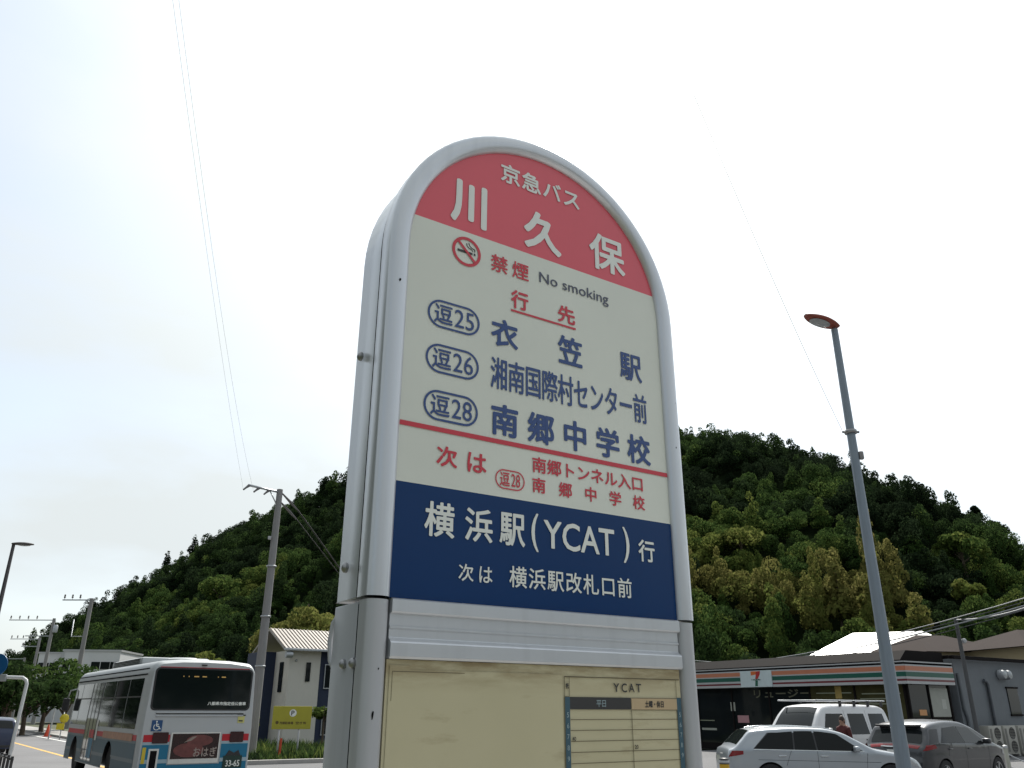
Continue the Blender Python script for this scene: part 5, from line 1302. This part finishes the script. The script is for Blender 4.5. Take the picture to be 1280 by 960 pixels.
# two-storey house
hc = at(359.5, 850, 45.0)
hs = thing('two_storey_house', 'two-storey beige and navy house with pale ribbed metal roof', 'house', (hc.x, hc.y, 0), A)
M_beige = mat('house_beige', (0.56, 0.54, 0.49), 0.8, 0, 0.06, 1, 0.1, 40, streak=0.12)
M_hnavy = mat('house_navy', (0.012, 0.022, 0.055), 0.7, 0, 0.1, 1)
EV = 4.62
MB().box((0.85, 2.0, EV / 2), (1.7, 4.0, EV)).build('beige_wall', M_beige, hs); MB().box((4.25, 2.25, EV / 2), (5.1, 4.2, EV)).build('navy_wall', M_hnavy, hs); MB().box((-0.45, 3.4, EV / 2), (0.9, 2.2, EV)).build('navy_wing', M_hnavy, hs)
rr = MB(); y0, z0, y1, z1 = -0.45, EV - 0.02, 2.4, EV + 1.12
rr.prism([(y0, z0), (y0, z0 + 0.10), (y1, z1 + 0.12), (5.2, z0 + 0.1), (5.2, z0), (y1, z1)], 'x', -0.5, 7.0); rf = rr.build('roof', mat('pale_roof', (0.27, 0.245, 0.215), 0.5, 0.1, 0.1, 1, streak=0.2), hs)
mb = MB()
for k in range(36):
    x = -0.46 + k * 0.21
    vs = [(x, y0 - 0.01, z0 + 0.09), (x + 0.045, y0 - 0.01, z0 + 0.09), (x + 0.045, y1, z1 + 0.11), (x, y1, z1 + 0.11)]
    P = [Vector(v) for v in vs]; U = [v + Vector((0, -0.02, 0.045)) for v in P]
    vv = [mb.bm.verts.new(v) for v in P + U]
    for f in ((4, 5, 6, 7), (0, 1, 5, 4), (1, 2, 6, 5), (2, 3, 7, 6), (3, 0, 4, 7)): mb.bm.faces.new([vv[i] for i in f])
mb.build('roof_ribs', mat('roof_rib', (0.20, 0.17, 0.14), 0.6, 0.1), rf)
MB().box((3.25, y0 - 0.05, EV + 0.0), (7.5, 0.12, 0.12), bev=0.02).build('gutter', M_galv, hs)
for x, w, z, h, y_ in ((1.05, 0.24, 3.55, 0.95, -0.02), (0.9, 0.22, 1.55, 0.32, -0.02), (2.75, 1.4, 3.35, 1.15, 0.13), (4.7, 1.6, 3.35, 1.15, 0.13), (2.85, 1.5, 1.15, 1.3, 0.13), (5.0, 1.5, 1.15, 1.3, 0.13)):
    w_ = MB().box((x, y_, z), (w, 0.06, h)).build('window', M_glass2, hs)
    if w > 1:
        MB().box((x, y_ - 0.035, z), (0.05, 0.03, h)).build('frame', M_galv, w_); MB().box((x, y_ - 0.04, z - h / 2 - 0.02), (w + 0.1, 0.06, 0.05)).build('sill', M_fwhite, w_)
        MB().box((x, y_ - 0.035, z + h / 2 + 0.02), (w + 0.1, 0.05, 0.04)).build('lintel', M_galv, w_); MB().box((x - w / 2 - 0.02, y_ - 0.035, z), (0.04, 0.05, h)).build('frame', M_galv, w_)
for y, w, z, h in ((1.1, 0.55, 3.3, 1.5), (1.1, 0.5, 1.5, 0.35)): MB().box((-0.02, y, z), (0.06, w, h)).build('window', M_glass2, hs)
MB().lathe([(0.001, -0.2), (0.17, -0.2), (0.19, 0.0), (0.17, 0.15), (0.001, 0.15)], (-0.15, -0.35, EV - 0.25), 'x', 14).build('vent_cowl', M_galv, hs, 40)
for x, z in ((0.35, 4.1), (0.5, 1.72)): MB().lathe([(0.001, -0.04), (0.06, -0.03), (0.06, 0.0)], (x, -0.02, z), 'y', 10).build('vent_cap', M_galv, hs)
# yellow parking sign
q = at(365, 897, 33.0); pk = thing('parking_sign', 'yellow parking board with P mark on two white legs in the weeds', 'sign', (q.x, q.y, 0), R(20))
BWD, BHT = 1.42, 0.80; zc = q.z
MB().box((0, 0, zc), (BWD, 0.05, BHT), bev=0.008).build('board', mat('parking_yellow', (0.36, 0.33, 0.025), 0.5, 0, 0.1, 3), pk)
pkp = lambda x, z: Vector((x, -0.0285, zc + z)); pkp2 = lambda x, z: Vector((x, -0.032, zc + z))
mb = MB(); mb.face([pkp(0.02 + 0.13 * math.cos(2 * math.pi * k / 24), 0.16 + 0.13 * math.sin(2 * math.pi * k / 24)) for k in range(24)]); mb.build('white_disc', M_white, pk)
lettering([('P', -0.045, 0.075, 0.075, 0.245, 'fit', 0.03)], M_black, pk, pkp2)
lettering([('月極駐車場', -0.44, 0.06, -0.235, -0.135, 'cells', 0.03), ('空き有', 0.14, 0.54, -0.235, -0.135, 'cells', 0.03)], mat('parking_brown_ink', (0.10, 0.07, 0.01), 0.5), pk, pkp)
mb = MB(); mb.face([pkp(-0.53 + 0.06 * math.cos(2 * math.pi * k / 16), -0.17 + 0.06 * math.sin(2 * math.pi * k / 16)) for k in range(16)]); mb.build('brown_mark', mat('parking_brown_ink', (0.1, 0.07, 0.01), 0.5), pk)
for x in (-0.42, 0.30): MB().tube([(x, 0.03, -0.05), (x, 0.03, zc - BHT / 2 + 0.1)], 0.03, 8).build('leg', M_fwhite, pk)
q = at(349, 942, 32.2); o = MB().tube([(q.x, q.y, -0.05), (q.x, q.y, 0.05), (q.x + 0.02, q.y, 0.75)], [0.06, 0.045, 0.04], 10).build('marker_post', M_cone, None, 60); tag(o, 'short orange post standing in the weeds under the parking board', 'post')
# low fence / white van bonnet bits by the house are left out; weeds
wr_ = np.random.default_rng(5); NB = 26000
gv = wr_.uniform(8.3, 24.0, NB); gu = 30.55 + wr_.random(NB) ** 1.3 * 9.5
base = np.stack([gv * N.x + gu * D.x, gv * N.y + gu * D.y, np.full(NB, -0.1)], -1)
hh = wr_.uniform(0.15, 0.5, NB) * (0.7 + 0.9 * vnoise(base[:, 0], base[:, 1], 1.6, 4)); an = wr_.random(NB) * 6.283
dx = np.stack([np.cos(an), np.sin(an), np.zeros(NB)], -1); wd = wr_.uniform(0.012, 0.03, NB)[:, None]; ln = dx[:, [1, 0, 2]] * np.array([1, -1, 0]) * (hh * wr_.uniform(0.1, 0.6, NB))[:, None]
top = base + ln + np.array([0, 0, 1]) * hh[:, None]; midp = base + ln * 0.35 + np.array([0, 0, 1]) * (hh * 0.55)[:, None]
vv = np.stack([base - dx * wd * 0.6, base + dx * wd * 0.6, midp + dx * wd, top], 1)
gm = leaf_mesh('weeds', vv.reshape(-1, 3), np.clip(0.44 + 0.5 * (vnoise(base[:, 0], base[:, 1], 1.3, 8) - 0.5) + wr_.normal(size=NB) * 0.14, 0, 1))
wo = bpy.data.objects.new('weeds', gm); COL.objects.link(wo); tag(wo, 'tall green weeds filling the empty plot below the parking board', 'weeds', kind='stuff')

# ================================================================== SMALL THINGS IN THE LOT
q = at(905, 950, 14.5); bo = thing('bollard', 'yellow bollard with black cap at the rear of the silver estate car', 'bollard', (q.x, q.y, -0.03))
zt = at(905, 947.5, 14.5).z + 0.03
MB().tube([(0, 0, 0), (0, 0, zt - 0.09)], 0.078, 16).build('post', mat('bollard_yellow', (0.55, 0.33, 0.02), 0.45), bo, 50); MB().lathe([(0.08, zt - 0.09), (0.08, zt - 0.02), (0.06, zt), (0.001, zt + 0.002)], (0, 0, 0), 'z', 16).build('cap', M_blackp, bo, 50)
MB().lathe([(0.082, zt - 0.075), (0.082, zt - 0.035)], (0, 0, 0), 'z', 16).build('reflective_band', M_fwhite, bo)
q = at(1256, 933, 16.5); cp = thing('chain_post', 'slim pale post with hanging chain in front of the grey hatchback nose', 'post', (q.x, q.y, -0.03))
MB().tube([(0.02, 0, 0), (0, 0, q.z + 0.02)], [0.04, 0.035], 10).build('post', mat('old_white_post', (0.40, 0.40, 0.34), 0.6, 0, 0.2, 8), cp, 60)
MB().lathe([(0.045, 0), (0.045, 0.04), (0.001, 0.06)], (0, 0, q.z), 'z', 10).build('cap', M_fwhite, cp, 50)
MB().tube(sag((0.03, 0, q.z - 0.1), (1.5, 0.3, q.z - 0.35), 0.12), 0.012, 6).build('chain', M_galv, cp)

# ------------------------------------------------------------------ the person by the van
M_skin = mat('skin', (0.36, 0.20, 0.14), 0.55, 0, 0.08, 8)
M_jkt = mat('dark_red_jacket', (0.085, 0.018, 0.018), 0.85, 0, 0.2, 6, 0.2, 40)
M_trs = mat('dark_trousers', (0.025, 0.025, 0.03), 0.85, 0, 0.2, 6)
M_hair = mat('brown_hair', (0.035, 0.02, 0.014), 0.6, 0, 0.3, 30)
def skin_figure(joints, edges, rad, root=0, sub=2):
    me = bpy.data.meshes.new('person'); me.from_pydata(joints, edges, [])
    o = bpy.data.objects.new('person', me); COL.objects.link(o)
    sk = o.modifiers.new('skin', 'SKIN'); sk.use_smooth_shade = True
    for i, d in enumerate(me.skin_vertices[0].data): d.radius = rad[i] if isinstance(rad[i], tuple) else (rad[i], rad[i]); d.use_root = (i == root)
    sb_ = o.modifiers.new('sub', 'SUBSURF'); sb_.levels = sb_.render_levels = sub
    dg = bpy.context.evaluated_depsgraph_get(); dg.update()
    m2_ = bpy.data.meshes.new_from_object(o.evaluated_get(dg)); bpy.data.objects.remove(o); bpy.data.meshes.remove(me)
    return m2_
J = [(0, 0, 0.93), (0, 0, 1.10), (0, -0.01, 1.27), (0.0, -0.01, 1.385), (0, 0.01, 1.47), (0, 0.02, 1.55), (0, 0.025, 1.63),
     (-0.17, 0, 1.365), (-0.215, -0.02, 1.12), (-0.20, 0.12, 0.90), (-0.195, 0.16, 0.83), (0.17, 0, 1.365), (0.22, 0.02, 1.12), (0.20, 0.16, 0.95), (0.19, 0.21, 0.90),
     (-0.095, 0, 0.86), (-0.10, 0.03, 0.48), (-0.10, 0.0, 0.09), (-0.105, 0.15, 0.04), (0.095, 0, 0.86), (0.10, 0.02, 0.48), (0.11, -0.03, 0.09), (0.115, 0.12, 0.04)]
Ed = [(0, 1), (1, 2), (2, 3), (3, 4), (4, 5), (5, 6), (3, 7), (7, 8), (8, 9), (9, 10), (3, 11), (11, 12), (12, 13), (13, 14), (0, 15), (15, 16), (16, 17), (17, 18), (0, 19), (19, 20), (20, 21), (21, 22)]
Rd = [(0.155, 0.11), (0.145, 0.10), (0.165, 0.115), (0.13, 0.09), 0.055, (0.075, 0.088), (0.07, 0.085), 0.07, 0.048, 0.036, 0.03, 0.07, 0.048, 0.036, 0.03, 0.095, 0.062, 0.042, 0.035, 0.095, 0.062, 0.042, 0.035]
pm = skin_figure(J, Ed, Rd)
bm = bmesh.new(); bm.from_mesh(pm)
def add_part(fn):                                             # joined into the body mesh
    fn(bm)
for hx, hy, hz in ((-0.195, 0.175, 0.80), (0.19, 0.225, 0.87)):   # fingers
    for k in range(4):
        b2 = bmesh.new(); bmesh.ops.create_cone(b2, cap_ends=True, segments=6, radius1=0.009, radius2=0.007, depth=(0.07, 0.08, 0.078, 0.06)[k])
        M = Matrix.Translation((hx - 0.024 + 0.016 * k, hy + 0.015, hz - 0.035)) @ Matrix.Rotation(R(28), 4, 'X')
        bmesh.ops.transform(b2, matrix=M, verts=b2.verts); tmp = bpy.data.meshes.new('t'); b2.to_mesh(tmp); b2.free(); bm.from_mesh(tmp); bpy.data.meshes.remove(tmp)
    b2 = bmesh.new(); bmesh.ops.create_cone(b2, cap_ends=True, segments=6, radius1=0.011, radius2=0.008, depth=0.055)
    M = Matrix.Translation((hx + (0.035 if hx < 0 else -0.035), hy + 0.02, hz)) @ Matrix.Rotation(R(40), 4, 'X'); bmesh.ops.transform(b2, matrix=M, verts=b2.verts)
    tmp = bpy.data.meshes.new('t'); b2.to_mesh(tmp); b2.free(); bm.from_mesh(tmp); bpy.data.meshes.remove(tmp)
for c_, r_ in (((0, 0.115, 1.57), (0.014, 0.022, 0.02)), ((-0.078, 0.02, 1.575), (0.012, 0.02, 0.03)), ((0.078, 0.02, 1.575), (0.012, 0.02, 0.03))):   # nose, ears
    b2 = bmesh.new(); bmesh.ops.create_uvsphere(b2, u_segments=8, v_segments=6, radius=1); bmesh.ops.transform(b2, matrix=Matrix.Translation(c_) @ Matrix.Diagonal(r_ + (1,)), verts=b2.verts)
    tmp = bpy.data.meshes.new('t'); b2.to_mesh(tmp); b2.free(); bm.from_mesh(tmp); bpy.data.meshes.remove(tmp)
bm.to_mesh(pm); bm.free()
pm.materials.clear()
for m in (M_skin, M_jkt, M_trs): pm.materials.append(m)
for f in pm.polygons:
    c = f.center; f.use_smooth = True
    f.material_index = 0 if c.z > 1.44 or (abs(c.x) > 0.15 and c.z < 0.93) else (1 if c.z > 0.90 else 2)
pe = bpy.data.objects.new('person', pm); COL.objects.link(pe)
hp = at(1052, 895, 24.3); pe.location = (hp.x, hp.y, -0.03); pe.rotation_euler.z = R(120)
ks = (hp.z + 0.03) / 1.70; pe.scale = (ks, ks, ks)
tag(pe, 'person in dark red jacket standing beside the white van behind the silver estate car', 'person')
mb = MB(); rows = []
for i in range(9):
    ph_ = math.pi * 0.62 * i / 8
    rows.append([(0.084 * math.sin(ph_ + 0.02) * math.cos(a), 0.012 + 0.098 * math.sin(ph_ + 0.02) * math.sin(a) * (1 if math.sin(a) < 0.35 else 0.85), 1.60 + 0.115 * math.cos(ph_) - (0.05 if math.sin(a) < 0 else 0.0) * (i / 8)) for a in [2 * math.pi * k / 20 for k in range(20)]])
mb.grid(rows, close=True); mb.build('hair', M_hair, pe, 80)
